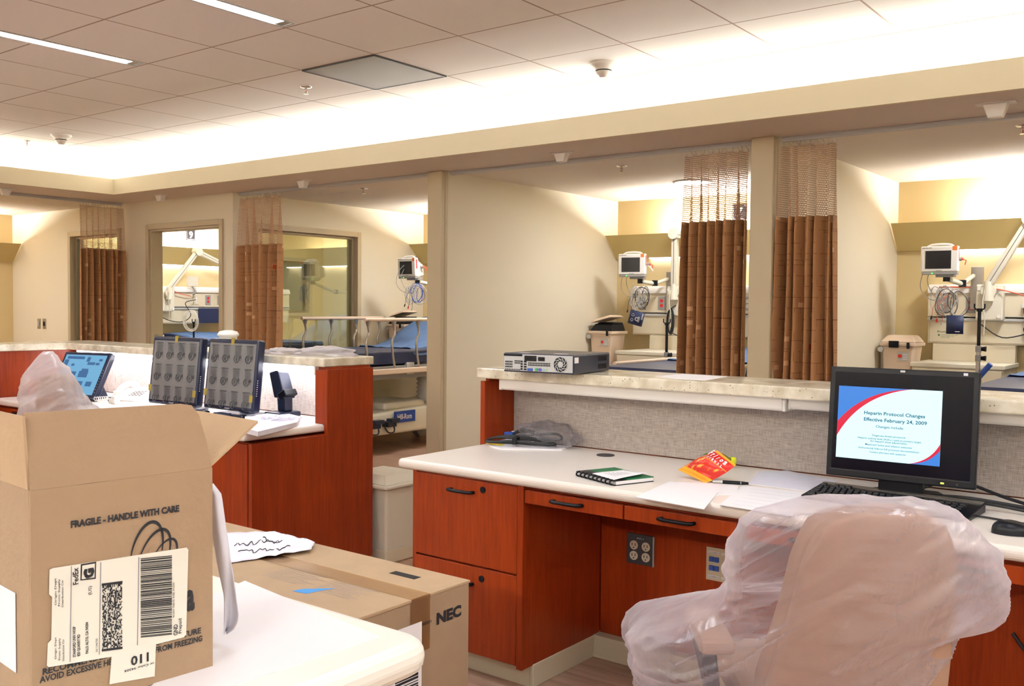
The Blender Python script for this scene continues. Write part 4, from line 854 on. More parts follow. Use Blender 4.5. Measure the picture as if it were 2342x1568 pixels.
B().box(2.46, 4.9, .60, .66, 0, .085).box(2.46, 4.9, .594, .60, 0, .012).box(2.461, 2.476, .20, .60, 0, .083).build('base_strip', 'base', t, bevel=.002)
# sockets in the knee space
p0 = hy(1435, 1219, .645); p1 = hy(1496, 1293, .645); cx, cz = (p0.x+p1.x)/2, (p0.z+p1.z)/2
t = thing('wall_socket', 'dark plate with four ivory sockets in the knee space', 'socket', (cx, .645, cz))
B().box(-.058, .058, -.005, 0, -.058, .058).box(.056, .060, -.008, 0, -.058, .058, 1).build('plate', ['dgrey', 'lgrey'], t, bevel=.001)
B().box(-.018, .022, -.0062, -.005, .036, .05).build('id_label', 'ink', t); B().text('SNC-4', (-.014, -.0065, .039), (1, 0, 0), (0, 0, 1), wid=.032, hgt=.007).build('id_text', 'lgrey', t)
for x in (-.026, .026):
    for z in (.014, -.026):
        b = B().cyl((x, -.005, z), (x, -.008, z), .0175, n=20); b.box(x-.008, x-.005, -.0086, -.008, z-.002, z+.008, 1).box(x+.005, x+.008, -.0086, -.008, z-.002, z+.008, 1).cyl((x, -.008, z-.009), (x, -.0086, z-.009), .0028, n=8, mat=1)
        b.build('outlet', ['offw', 'ink'], t)
p0 = hy(1617, 1247, .645)
t = thing('data_plate', 'beige plate with four blue network jacks in the knee space', 'data outlet', (p0.x+.058, .645, p0.z-.062))
B().box(-.058, .058, -.005, 0, -.06, .06).build('plate', 'beige', t, bevel=.0015)
for i, x in enumerate((-.036, -.016)):
    for z in (.018, -.014): B().box(x-.0085, x+.0085, -.011, -.005, z-.009, z+.009).build('jack', 'blue', t, bevel=.001)
B().box(-.05, -.008, -.0056, -.005, .038, .047).box(.002, .046, -.0056, -.005, .038, .047).box(-.05, -.008, -.0056, -.005, -.05, -.041).box(.002, .046, -.0056, -.005, -.05, -.041).build('label_strip', 'paper', t)
for x in (.012, .034):
    for z in (.018, -.014): B().box(x-.008, x+.008, -.0062, -.005, z-.008, z+.008).build('blank_jack', 'pinkb', t, bevel=.001)
B().text('A-1-2-3056-2', (-.046, -.0058, .040), (1, 0, 0), (0, 0, 1), wid=.034, hgt=.004).text('A-1-4-3056-2', (-.046, -.0058, -.048), (1, 0, 0), (0, 0, 1), wid=.034, hgt=.004).build('jack_text', 'ink', t)
lightstrip((1.955, .80, 1.052), 1.235, 'unlit white light strip under the near counter, left part', False, .046, .14)
lightstrip((3.216, .80, 1.052), 1.30, 'unlit white light strip under the near counter behind the monitor', False, .038, .125)
# far station
b = B().prism([(-1.60, -1.2), (-1.60, .635), (.87, .635), (.87, .975), (-1.95, .975), (-1.95, -1.2)], 1.052, ZK)
tag(b.build('station_counter', 'quartz', bevel=.006, seg=3), 'speckled stone counter of the far station with a sharp inner corner', 'counter')
b = B().box(-1.60, .86, .165, .85, .732, ZD); tag(b.build('worktop', 'desk', bevel=.014, seg=4), 'white laminate desk top of the far station under two film-covered monitors', 'desk top')
t = thing('station_screen_panel', 'cherry wood wall of the far station with tall end panel', 'partition', (0, 0, 0))
b = B(); pl = [(.19, .06), (.95, .06), (.95, 1.04), (.64, 1.04), (.64, .722), (.19, .722)]
b.add([(x, p[0], p[1]) for x in (.865, .89) for p in pl], [(0, 1, 2, 3, 4, 5), (11, 10, 9, 8, 7, 6)]+[((i+1) % 6, i, 6+i, 6+(i+1) % 6) for i in range(6)]); b.box(.80, .865, .64, .66, .77, 1.035).box(.80, .875, .66, .94, 1.035, 1.052).box(.865, .89, .20, .94, 0, .06)
b.build('end_panel', 'wood', t, bevel=.002)
B().box(-1.92, .865, .862, .94, 0, 1.052).build('core_panel', 'wood', t); B().box(-1.60, .80, .851, .861, .772, 1.05).build('woven_panel', 'weave', t)
B().box(-1.92, -1.615, -1.18, .862, 0, 1.052).build('return_panel', 'wood', t)
t = thing('drawer_cabinet', 'cherry drawer cabinet at the right end of the far station', 'cabinet', (0, 0, 0))
B().box(.36, .862, .205, .82, .06, .722).box(.36, .378, .19, .205, .06, .722).build('body', 'wood', t)
drawer(t, .378, .864, .205, .32, .720, .60, .66, (.70, .67)); drawer(t, .378, .864, .205, .065, .316, .60, .26, (.72, .285))
B().box(.40, .84, .26, .8, 0, .06).build('toe_kick', 'base', t)
t = thing('drawer_cabinet', 'cherry drawer cabinet at the left end of the far station, behind the wrapped chair', 'cabinet', (0, 0, 0))
B().box(-1.6, -.9, .205, .82, .06, .722).build('body', 'wood', t); p = hy(45, 945, .18)
drawer(t, -1.6, -1.19, .205, .60, .720, p.x, p.z, None); drawer(t, -1.19, -.9, .205, .60, .720, -1.04, .66, None); drawer(t, -1.6, -.9, .205, .065, .596, -1.25, .54, None)
lightstrip((-1.56, .80, 1.052), 2.30, 'glowing light strip under the far counter', True, .046, .12)
# ------------------------------------------------------------------ things on the stations
def flat_sheet(pts, z, label, cat='paper', name='paper_sheet', mat='paper', th=.0012, lines=None, curl=None, z1=None, group=None):
    """loose sheet lying on a table; pts are corners found on the table plane"""
    P = [hz(x, y, z) for x, y in pts]; b = B(); b.prism([(p.x, p.y) for p in P][::1 if sum((P[i].x*P[(i+1) % len(P)].y-P[(i+1) % len(P)].x*P[i].y) for i in range(len(P))) > 0 else -1], z, z+th)
    o = b.build(name, mat); tag(o, label, cat, group)
    if lines:
        n, col = lines; b = B(); A, Bq, Cq, Dq = P[0], P[1], P[2], P[3]; rn = random.Random(len(label))
        for i in range(n):
            v = .12+.76*i/max(1, n-1); w0 = rn.uniform(.08, .2); w1 = rn.uniform(.55, .92)
            q = lambda u, vv: (A.lerp(Bq, u)).lerp(Dq.lerp(Cq, u), vv)
            a1, a2, a3, a4 = q(w0, v), q(w1, v), q(w1, v+.018), q(w0, v+.018)
            for p in (a1, a2, a3, a4): p.z = z+th+.0003
            b.quad(a1, a2, a3, a4)
        b.build('printed_lines', col, o)
    return o
# desktop computer on the near counter
c0 = hz(1151, 850, ZK); w_, d_, h_ = .318, .33, .078
t = thing('desktop_computer', 'flat dark desktop computer seen from behind on the near counter', 'computer', (c0.x, c0.y, ZK), .12)
B().box(0, w_, 0, d_, .002, h_).build('case', 'navy', t, bevel=.006, seg=3)
B().box(.004, w_-.004, -.003, .001, .008, h_-.004).build('rear_panel', 'lgrey', t, bevel=.001)
b = B(); y = -.0042
def hole(x0, x1, z0, z1, m=0, yy=-.0042): b.box(x0, x1, yy, -.003, z0, z1, m)
hole(.004, .09, .066, .074); hole(.10, .155, .048, .070); hole(.162, .192, .050, .066)
for i in range(3):
    for j in range(5): hole(.012+j*.007, .0165+j*.007, .020+i*.010, .026+i*.010)
for i in range(2):
    for j in range(4): hole(.055+j*.007, .0595+j*.007, .036+i*.008, .0415+i*.008)
    for j in range(14): hole(.118+j*.0072, .1225+j*.0072, .030+i*.008, .0355+i*.008)
for i in range(4): hole(.083, .092, .012+i*.010, .019+i*.010); hole(.098, .110, .012+i*.010, .018+i*.010)
for j in range(9): hole(.012+j*.008, .0165+j*.008, .010, .0145)
b.build('vent_slots', 'black', t)
b = B(); b.box(.116, .138, -.008, -.003, .010, .020)
for i, x in enumerate((.156, .172)): b.cyl((x, -.003, .016), (x, -.0075, .016), .0065, n=12, mat=1+i)
for i, x in enumerate((.188, .200)): b.cyl((x, -.003, .016), (x, -.006, .016), .004, n=10, mat=3+i)
b.build('port', ['blue', pm('green_port', (40, 140, 90)), pm('purple_port', (80, 70, 150)), pm('pale_blue_port', (120, 170, 220)), pm('lime_port', (150, 190, 110))], t)
b = B().cyl((.262, -.0028, .040), (.262, -.0038, .040), .031, n=32, mat=1)
for k in range(10):
    a = 2*PI*k/10; b.tube([(.262+.012*math.cos(a), -.0045, .040+.012*math.sin(a)), (.262+.022*math.cos(a+.35), -.0045, .040+.022*math.sin(a+.35)), (.262+.030*math.cos(a+.8), -.0045, .040+.030*math.sin(a+.8))], .0012, 5)
torus(b, (.262, -.0045, .040), .030, .0014, 28); torus(b, (.262, -.0045, .040), .020, .001, 24); b.cyl((.262, -.003, .040), (.262, -.005, .040), .0115, n=20)
b.build('fan_grille', ['lgrey', 'black'], t)
b = B()
for r_ in range(2):
    for k in range(9): b.box(w_-.0005, w_+.0008, .22+k*.009, .2255+k*.009, .014+r_*.032, .034+r_*.032)
b.build('side_vent', 'black', t)
b = B().box(w_-.001, w_+.0009, .006, .04, .046, .068); b.build('asset_label', 'paper', t)
B().box(.06, .10, .02, .05, h_, h_+.0006).box(.2, .26, .05, .07, h_, h_+.0006).build('top_label', 'paper', t)
flat_sheet([(1500, 860), (1562, 855), (1664, 861), (1612, 870), (1545, 866)], ZK, 'white paper sheet lying on the near counter in front of the curtain')
# near monitor
def M_plane(o, n): return lambda x, y: hp(x, y, o, n)
pm_c = Vector((3.623, .518, 1.007)); yw, pt = .045, .092
t = thing('computer_monitor', 'black monitor showing the lit drug protocol slide', 'monitor', (pm_c.x, pm_c.y, ZD), yw)
P = T(0, 0, pm_c.z-ZD) @ R(-pt, 'X'); W, H = .435/2, .345/2
B().at(P).box(-W, W, 0, .022, -H, H).hexa([(-W+.04, .022, -H+.04), (W-.04, .022, -H+.04), (W-.04, .022, H-.04), (-W+.04, .022, H-.04)], [(-W+.08, .06, -H+.08), (W-.08, .06, -H+.08), (W-.08, .06, H-.08), (-W+.08, .06, H-.08)]).build('case', 'black', t, bevel=.003)
B().at(P).box(-W+.016, W-.016, -.0005, .002, -H+.024, H-.016).build('screen', pm('black_lcd', (4, 6, 16), .15, spec=.25), t)
inv = (T(pm_c.x, pm_c.y, pm_c.z) @ R(yw, 'Z') @ R(-pt, 'X')).inverted(); nn = (T() @ R(yw, 'Z') @ R(-pt, 'X')) @ Vector((0, -1, 0))
def L2(x, y): q = inv @ hp(x, y, pm_c, nn); return (q.x, q.z)
c1, c2, c3, c4 = [L2(*q) for q in ((1920.3, 882), (2157, 893.5), (2148, 1066), (1910.8, 1044))]
X0, X1 = (c1[0]+c4[0])/2, (c2[0]+c3[0])/2; Z0, Z1 = (c3[1]+c4[1])/2, (c1[1]+c2[1])/2; SW, SH = X1-X0, Z1-Z0
def emat(n, c, s=1.0):
    m = pm(n, c, .4); b_ = m.node_tree.nodes['Principled BSDF']; b_.inputs['Base Color'].default_value = (0, 0, 0, 1); b_.inputs['Emission Color'].default_value = lin(c); b_.inputs['Emission Strength'].default_value = s; b_.inputs['Specular IOR Level'].default_value = .2; return m
sw, sb, sr, st_ = emat('slide_white', (206, 250, 255), 1.15), emat('slide_blue', (58, 128, 214), 1.0), emat('slide_red', (216, 26, 62), 1.0), emat('slide_text', (40, 110, 140), .8)
scr = B().at(P).box(X0, X1, -.0012, -.0006, Z0, Z1).build('slide', sw, t)
def arc(p0, pc, p1, n=24): return [((1-k/n)**2*p0[0]+2*(1-k/n)*(k/n)*pc[0]+(k/n)**2*p1[0], (1-k/n)**2*p0[1]+2*(1-k/n)*(k/n)*pc[1]+(k/n)**2*p1[1]) for k in range(n+1)]
def sp(u, v): return (X0+u*SW, -.0018, Z0+v*SH)
b = B().at(P); A1 = arc((0, .50), (.25, .96), (.72, 1.0)); n = len(A1)
b.add([sp(0, 1)]+[sp(*q) for q in A1], [(0, i+1, i+2) for i in range(n-1)], 0)
A2 = arc((0, .30), (.22, .90), (.72, 1.0)); b.add([sp(*q) for q in A1]+[sp(*q) for q in A2], [(i, i+1, n+i+1, n+i) for i in range(n-1)], 1)
A3 = arc((.72, 0), (.92, .06), (1, .30)); A4 = arc((.72, 0), (.90, .02), (1, .21)); b.add([sp(*q) for q in A3]+[sp(*q) for q in A4], [(i, i+1, n+i+1, n+i) for i in range(n-1)], 1)
b.add([sp(1, 0)]+[sp(*q) for q in A4], [(0, i+1, i+2) for i in range(n-1)], 0); b.build('slide_shapes', [sb, sr], scr)
b = B().at(P)
def st(s, u, v, wd, h, bo=.0): b.text(s, (X0+u*SW, -.0022, Z0+v*SH), (1, 0, 0), (0, 0, 1), wid=wd*SW, hgt=h*SH, bold=bo, mat=0)
st('Heparin Protocol Changes', .265, .625, .585, .046, .025); st('Effective February 24, 2009', .265, .535, .605, .046, .025); st('Changes include:', .385, .45, .27, .034, .015)
for s, u, v, wd in (('Diagnosis-driven protocols', .355, .33, .32), ('Heparin activity level (H.A.L.) used as primary target', .215, .285, .61), ('for heparin dose adjustments', .34, .25, .35), ('Maximum bolus and infusion amounts', .29, .20, .45), ('Instructional links to full protocol documentation', .225, .15, .585), ('Contact pharmacy with questions', .335, .10, .35)): st(s, u, v, wd, .026, .015)
b.build('slide_text', st_, scr)
B().at(P).box(-.006, .008, -.0012, 0, H-.010, H-.004).build('maker_badge', 'lgrey', t); B().at(P).box(W-.045, W-.033, -.0012, 0, H-.012, H-.004).build('sticker', 'lav', t)
B().at(P).box(W-.095, W-.086, -.001, 0, -H+.008, -H+.012).build('power_led', 'ledy', t); B().at(P).cyl((W-.05, -.0015, -H+.010), (W-.05, 0, -H+.010), .003, n=10).box(-W+.012, W-.012, -.0015, 0, -H+.020, -H+.0215).build('bezel_trim', 'dgrey', t)
B().box(-.06, .06, .035, .055, .0, .16).box(-.065, .065, .015, .06, .014, .07).build('neck', 'black', t, bevel=.006)
B().prism([(-.11, .032), (.11, .032), (.13, .10), (.08, .19), (-.08, .19), (-.13, .10)], 0, .014).build('stand_base', 'black', t, bevel=.004)
# keyboards
def keyboard(loc, rz, label, body='black', top='steel', s=1.0, keys='black', nx=15):
    t = thing('keyboard', label, 'keyboard', loc, rz); w_ = .235*s; d_ = .085*s
    B().hexa([(-w_, -d_, 0), (w_, -d_, 0), (w_, d_, 0), (-w_, d_, 0)], [(-w_, -d_, .012), (w_, -d_, .012), (w_, d_, .030), (-w_, d_, .030)]).build('case', body, t, bevel=.003)
    sl = .018/(2*d_); b = B(); yy0, yy1 = d_-.028, d_-.002
    def zz(y): return .0125+(y+d_)*sl
    b.hexa([(-w_+.003, yy0, zz(yy0)), (w_-.003, yy0, zz(yy0)), (w_-.003, yy1, zz(yy1)), (-w_+.003, yy1, zz(yy1))], [(-w_+.003, yy0, zz(yy0)+.0012), (w_-.003, yy0, zz(yy0)+.0012), (w_-.003, yy1, zz(yy1)+.0012), (-w_+.003, yy1, zz(yy1)+.0012)]); b.build('top_strip', top, t)
    def key(x, y, w2, l2): 
        z = zz(y); return B().hexa([(x-w2, y-l2, z), (x+w2, y-l2, z), (x+w2, y+l2, z), (x-w2, y+l2, z)], [(x-w2*.75, y-l2*.7, z+.009), (x+w2*.75, y-l2*.7, z+.009), (x+w2*.75, y+l2*.8, z+.0095), (x-w2*.75, y+l2*.8, z+.0095)])
    px = .0188*s; rows = [-.068, -.049, -.030, -.011, .008, .036]; cnt = 0
    for r_, y0 in enumerate(rows):
        y = y0*s
        cells = []
        if r_ == 0: cells = [(0, 1.5), (1.5, 1), (2.5, 1.5), (4, 6), (10, 1.5), (11.5, 1), (12.5, 1), (13.5, 1.5)]
        elif r_ == 5: cells = [(0, 1)]+[(2+i, 1) for i in range(4)]+[(6.6+i, 1) for i in range(4)]+[(11.1+i, 1) for i in range(4)]
        else: cells = [(0, 1.2+.2*(3-r_))]+[(1.2+.2*(3-r_)+i, 1) for i in range(12)]; e = cells[-1][0]+1; cells.append((e, 15-e))
        cells += [(15.35+i, 1) for i in range(3)] if r_ in (0, 3, 4, 5) else ([(16.35, 1)] if r_ == 1 else [])
        if r_ < 5: cells += [(18.7+i, 1) for i in range(4)]
        for c, wd in cells:
            if cnt >= 98: break
            x0 = -w_+.014*s+c*px
            key(x0+wd*px/2, y, wd*px/2-.0012, .0085*s).build('key', keys, t); cnt += 1
    return t
keyboard((3.618, .455, ZD), -.05, 'black keyboard with silver top strip in front of the lit monitor', s=1.04)
def mouse(loc, rz, label, mat='navyg'):
    t = thing('computer_mouse', label, 'mouse', loc, rz)
    def fn(u, v):
        a = 2*PI*u; r_ = math.sin(v*PI/2); wx = .031*(1-.12*math.sin(a)); return (wx*r_*math.cos(a)*(1+.06*math.cos(2*a)), .056*r_*math.sin(a), .002+.034*math.cos(v*PI/2)**.75*(1-.25*math.sin(a)*r_) if v < .999 else .0)
    B().grid(fn, 28, 12, 0, True, True).build('shell', mat, t)
    B().box(-.003, .003, .012, .04, .024, .031).build('wheel', 'dgrey', t, bevel=.001); return t
mouse((3.985, .285, ZD), -1.2, 'black mouse at the right edge of the near desk', 'black')
# cables behind the monitor
for i, pts in enumerate(([(3.62, .56, .785), (3.78, .62, .79), (3.95, .66, .775), (4.2, .58, .776), (4.4, .6, .776)], [(3.60, .60, .784), (3.85, .57, .79), (4.05, .55, .778), (4.25, .48, .776), (4.4, .46, .776)], [(3.66, .66, .80), (3.74, .74, .82), (3.9, .69, .79), (4.05, .60, .786), (4.3, .66, .776)])):
    cord(pts, .0052, ('black cable curving right from behind the lit monitor, farthest from the desk edge', 'black cable running right from the monitor foot, the middle one', 'black cable crossing over the others behind the lit monitor')[i])
cord([(3.86, .44, .775), (4.0, .42, .774), (4.2, .40, .774), (4.4, .42, .774)], .003, 'thin black cable running right from the keyboard')
cord([(3.93, .63, .40), (4.0, .62, .33), (4.12, .60, .32), (4.3, .60, .38), (4.45, .6, .44)], .006, 'black cable drooping in the knee space at the right edge')
# papers on the near desk
flat_sheet([(1550, 1102), (1690, 1110), (1683, 1132), (1645, 1131), (1600, 1150), (1520, 1140)], ZD, 'blank white sheet under the front stack, near the pen')
flat_sheet([(1533, 1101), (1642, 1126), (1610, 1165), (1453, 1137)], ZD+.0016, 'blank white sheet at the front edge of the near desk', th=.002)
flat_sheet([(1735, 1078), (1800, 1076), (1916, 1100), (1868, 1126), (1712, 1106)], ZD, 'wrinkled printed sheet behind the keyboard, by the woven panel', lines=(7, 'lav'), mat='lav')
flat_sheet([(1700, 1111), (1855, 1128), (1812, 1181), (1645, 1155)], ZD, 'printed sheet left of the keyboard', lines=(6, 'lav'), th=.002)
# pen
a, c = D_ = hz(1630, 1100, ZD+.006), hz(1712, 1105, ZD+.006); t = thing('pen', 'black pen with clear grip beside the snack bag', 'pen', (a.x, a.y, ZD+.006)); d = c-a
B().cyl((0, 0, 0), d*.28, .0045, .0055, n=10).build('clear_grip', 'lgrey', t); B().cyl(d*.28, d*.80, .0058, n=10).build('barrel', 'black', t); B().cyl(d*.78, d*.80, .0062, n=10).build('ring', 'steel', t); B().cyl(d*.80, d, .0058, .004, n=10).build('cap', 'black', t)
# notebook
A0, A1_, A2_, A3_ = hz(1318, 1088, ZD), hz(1392, 1068, ZD), hz(1502, 1088, ZD), hz(1438, 1120, ZD)
ux = (A3_-A0); uy = (A1_-A0); nx_, ny_ = ux.length, uy.length; ux.normalize(); uy = Vector((-ux.y, ux.x, 0)) if Vector((-ux.y, ux.x, 0)).dot(uy) > 0 else Vector((ux.y, -ux.x, 0))
print('notebook', nx_, ny_)
nx_ = .215; ny_ = .165; t = thing('ring_notebook', 'green and black ring-bound notebook with a loose note on top', 'notebook', A0, math.atan2(ux.y, ux.x))
B().box(0, nx_, .008, ny_, .003, .0145).build('page_block', 'paper', t, bevel=.001); B().box(0, nx_, 0, ny_+.003, 0, .003).build('back_cover', 'black', t)
B().box(0, nx_, .05, ny_+.003, .0145, .0175).build('front_cover', 'green', t); B().box(0, nx_, 0, .05, .0145, .0177).build('spine_band', 'black', t)
for i in range(9): B().tube([(.012+i*.0235, .006, .018), (.012+i*.0235, -.006, .014), (.012+i*.0235, -.007, .006), (.012+i*.0235, .004, .0005)], .003, 7, sub=3).build('ring', 'black', t)
nt_ = B().grid(lambda u, v: (.075+.135*u-.01*v, .012+.145*v-.02*u*(1-v)*.5, .0195+.012*u*u*v+.001*math.sin(v*6)), 8, 8).build('loose_note', 'paper', t, sol=.0006)
b = B()
for i in range(6): b.box(.10+.004*i, .165+.01*(i % 3), .045+i*.014, .0465+i*.014, .0225, .0228)
b.build('handwriting', 'inkg', nt_)
# snack bag
def chipmat():
    m, tt, b_ = nt('snack_bag_print'); N = tt.nodes; L = tt.links; tc = N.new('ShaderNodeTexCoord'); sx = N.new('ShaderNodeSeparateXYZ'); L.new(tc.outputs['UV'], sx.inputs[0])
    uv = N.new('ShaderNodeUVMap'); uv.uv_map = 'UVMap'; L.new(uv.outputs[0], sx.inputs[0])
    v = N.new('ShaderNodeTexVoronoi'); v.inputs['Scale'].default_value = 1; mp = N.new('ShaderNodeMapping'); mp.inputs['Scale'].default_value = (4, 11, 1); mp.inputs['Rotation'].default_value = (0, 0, .7); L.new(uv.outputs[0], mp.inputs[0]); L.new(mp.outputs[0], v.inputs['Vector'])
    r = N.new('ShaderNodeValToRGB'); r.color_ramp.elements[0].color = lin((244, 168, 66)); r.color_ramp.elements[0].position = .22; r.color_ramp.elements[1].color = lin((200, 40, 24)); r.color_ramp.elements[1].position = .46; L.new(v.outputs['Distance'], r.inputs[0])
    rb = N.new('ShaderNodeValToRGB'); rb.color_ramp.interpolation = 'CONSTANT'; e = rb.color_ramp.elements; e[0].color = (1, 1, 1, 1); e[0].position = 0
    e[1].color = (0, 0, 0, 1); e[1].position = .1; q = e.new(.60); q.color = (1, 1, 1, 1); L.new(sx.outputs[0], rb.inputs[0])
    ry = N.new('ShaderNodeValToRGB'); e = ry.color_ramp.elements; ry.color_ramp.interpolation = 'CONSTANT'; e[0].color = lin((250, 172, 40)); e[1].color = lin((206, 30, 24)); e[1].position = .62; q = e.new(.92); q.color = lin((250, 172, 40)); L.new(sx.outputs[0], ry.inputs[0])
    mx = N.new('ShaderNodeMix'); mx.data_type = 'RGBA'; L.new(rb.outputs[0], mx.inputs[0]); L.new(r.outputs[0], mx.inputs[6]); L.new(ry.outputs[0], mx.inputs[7]); L.new(mx.outputs[2], b_.inputs['Base Color']); b_.inputs['Roughness'].default_value = .28; return m
M['chips'] = chipmat(); M['foil'] = pm('silver_foil_inner', (220, 214, 214), .3, metal=.6)
SB = hz(1622, 1101, ZD+.004); SA = hy(1557, 1070, SB.y+.03); SC_ = hy(1684, 1063, SB.y+.035); SD = hy(1640, 1029, SB.y+.075)
SO = Vector((SB.x, SB.y, ZD)); t = thing('snack_bag', 'orange and red corn chip bag leaning on a small bottle', 'snack bag', SO)
SN = (SC_-SB).cross(SA-SB).normalized()
if SN.dot(CAM-SB) < 0: SN = -SN
def bag(sgn):
    def fn(u, v):
        q = (SB.lerp(SC_, u)).lerp(SA.lerp(SD, u), v); e = (max(0, math.sin(PI*min(1, u*1.02)))**.55)*(math.sin(PI*v)**.6)
        pin = (1-.10*math.sin(PI*u)); q = q + (SA.lerp(SD, u)-SB.lerp(SC_, u))*(.07*math.sin(PI*u))*(1 if v > .5 else -1)*abs(v-.5)*2*(.6)
        return q-SO+SN*(sgn*.028*e+.004*math.sin(u*17+v*6)*e)+Vector((0, 0, max(0, ZD+.002-q.z)))
    return fn
b = B(); b.uv = []
for sgn in (1, -1):
    k = len(b.v)
    for j in range(19):
        for i in range(25): b.v.append(Vector(bag(sgn)(i/24, j/18))); b.uv.append((i/24, j/18))
    for j in range(18):
        for i in range(24): b.f.append((k+j*25+i, k+j*25+i+1, k+(j+1)*25+i+1, k+(j+1)*25+i)); b.m.append(0); b.s.append(True)
b.build('bag_body', 'chips', t)
b = B(); f = bag(1)
for s_, u0, h2, w2 in (('Fritos', .74, .026, .085), ('ORIGINAL', .62, .009, .06)):
    n_ = len(s_)
    for k_, ch in enumerate(s_):
        v0 = .90-.80*(k_+.1)/n_; A = Vector(f(u0, v0)); E = Vector(f(u0, v0-.08)); U = Vector(f(u0+.1, v0)); nn_ = (E-A).cross(U-A).normalized(); nn_ = nn_ if nn_.dot(SN) > 0 else -nn_
        b.text(ch, A+nn_*.0025, E-A, U-A, wid=w2/n_*(.35 if ch in 'it' else .8), hgt=h2*(1 if ch.isupper() else .8), bold=.04)
b.build('brand_lettering', 'paper', t)
B().grid(lambda u, v: Vector(f(0, u))+(SA.lerp(SB, .5)-SC_.lerp(SD, .5)).normalized()*.012*v, 14, 1).build('crimped_end', pm('amber_foil', (248, 166, 50), .3), t, sol=.001)
pb = hz(1684, 1053, ZD+.028); ax = Vector((.80, .60, 0)); t = thing('drink_bottle', 'small green bottle with yellow cap lying behind the snack bag', 'bottle', (pb.x, pb.y, ZD+.0275), math.atan2(.60, .80)); Q = R(PI/2, 'Y') @ T(0, 0, -.100)
B().at(Q).lathe([(.024, -.02), (.027, -.01), (.027, .05), (.018, .066), (.0115, .074), (.0115, .08)], 22).build('bottle', pm('green_glass', (160, 180, 60), .1, trans=.6, ior=1.4), t); B().at(Q).lathe([(.0135, .079), (.014, .082), (.014, .095), (.011, .098)], 20).build('cap', pm('lime_cap', (226, 230, 40), .4), t)
# clear bag with cables and papers at the left end of the near desk
flat_sheet([(1118, 1020), (1122, 1004), (1200, 1010), (1300, 1024), (1285, 1030), (1145, 1028)], ZD, 'folded leaflets under the bagged cables', cat='leaflet', name='leaflet', th=.006, lines=(3, 'yellow'))
pq = hz(1150, 1016, ZD+.006); o = B().at(T(pq.x-.02, pq.y+.03, ZD+.007) @ R(.25, 'Z') @ R(.42, 'X')).box(0, .13, 0, .10, 0, .0012).build('booklet', 'paper'); tag(o, 'white booklet standing tilted against the bagged cables', 'booklet')
b = B().at(T(pq.x-.02, pq.y+.03, ZD+.007) @ R(.25, 'Z') @ R(.42, 'X'))
for i in range(5): b.box(.04, .11-.006*i, .02+i*.014, .0215+i*.014, .0012, .0015)
b.build('printed_lines', 'inkg', o)
o = B().box(-.05, .05, -.02, .02, 0, .002).build('yellow_card', 'yellow', loc=(pq.x-.01, pq.y-.02, ZD+.007)); o.rotation_euler = (0, .12, .4); tag(o, 'small yellow card among the leaflets', 'card')
pc = hz(1200, 1018, ZD+.01)
t = thing('bundled_cable', 'looped thick black cable lying on the leaflets, nearer the desk edge', 'cable', (pc.x-.03, pc.y-.02, ZD+.022), .35); b = B()
for i in range(3): b.tube([(-.13, 0, 0), (-.10, .028+.004*i, .012), (0, .016, .014+.005*i), (.12, .024, .008), (.17, 0, 0), (.12, -.022, 0), (0, -.016-.003*i, .004*i), (-.10, -.026, 0)], .0058, 8, 0, True, 4)
b.build('loops', 'rub', t); B().box(-.01, .012, -.03, .03, -.006, .024).build('tie', 'black', t, bevel=.003)
t = thing('bundled_cable', 'looped black cable with blue plug behind the booklet', 'cable', (pc.x+.0, pc.y+.07, ZD+.04), .1); b = B()
for i in range(3): b.tube([(-.11, 0, 0), (-.07, .02, .014+.004*i), (.02, .01, .012), (.10, .014, .016), (.13, 0, 0), (.09, -.016, -.004), (0, -.012, .003*i), (-.08, -.02, -.006)], .0055, 8, 0, True, 4)
b.build('loops', 'rub', t); B().box(-.145, -.105, -.014, .014, -.014, .010).build('plug', 'blue', t, bevel=.003); B().tube([(-.1, 0, -.01), (-.09, .0, -.03)], .006).build('support_coil', 'rub', t)
def crumple(seed, rx, ry, rz_, n=30):
    def fn(u, v):
        a = 2*PI*u; p = PI*v; q = Vector((math.cos(a)*math.sin(p), math.sin(a)*math.sin(p), -math.cos(p)))
        k = 1+.45*noise.noise(q*2.1+Vector((seed, 0, 0)))+.22*abs(noise.noise(q*5+Vector((0, seed, 0))))-.12*abs(noise.noise(q*11))
        z = q.z*rz_*k; return (q.x*rx*k, q.y*ry*k, max(-rz_*.55, z))
    return fn
pc2 = hz(1250, 1016, ZD); t = B().at(T(pc2.x, pc2.y-.025, ZD+.034)).grid(crumple(3.3, .15, .09, .06), 40, 22, 0, True, True).build('plastic_bag', 'clear'); tag(t, 'crumpled clear plastic bag around the cables on the near desk', 'plastic bag')
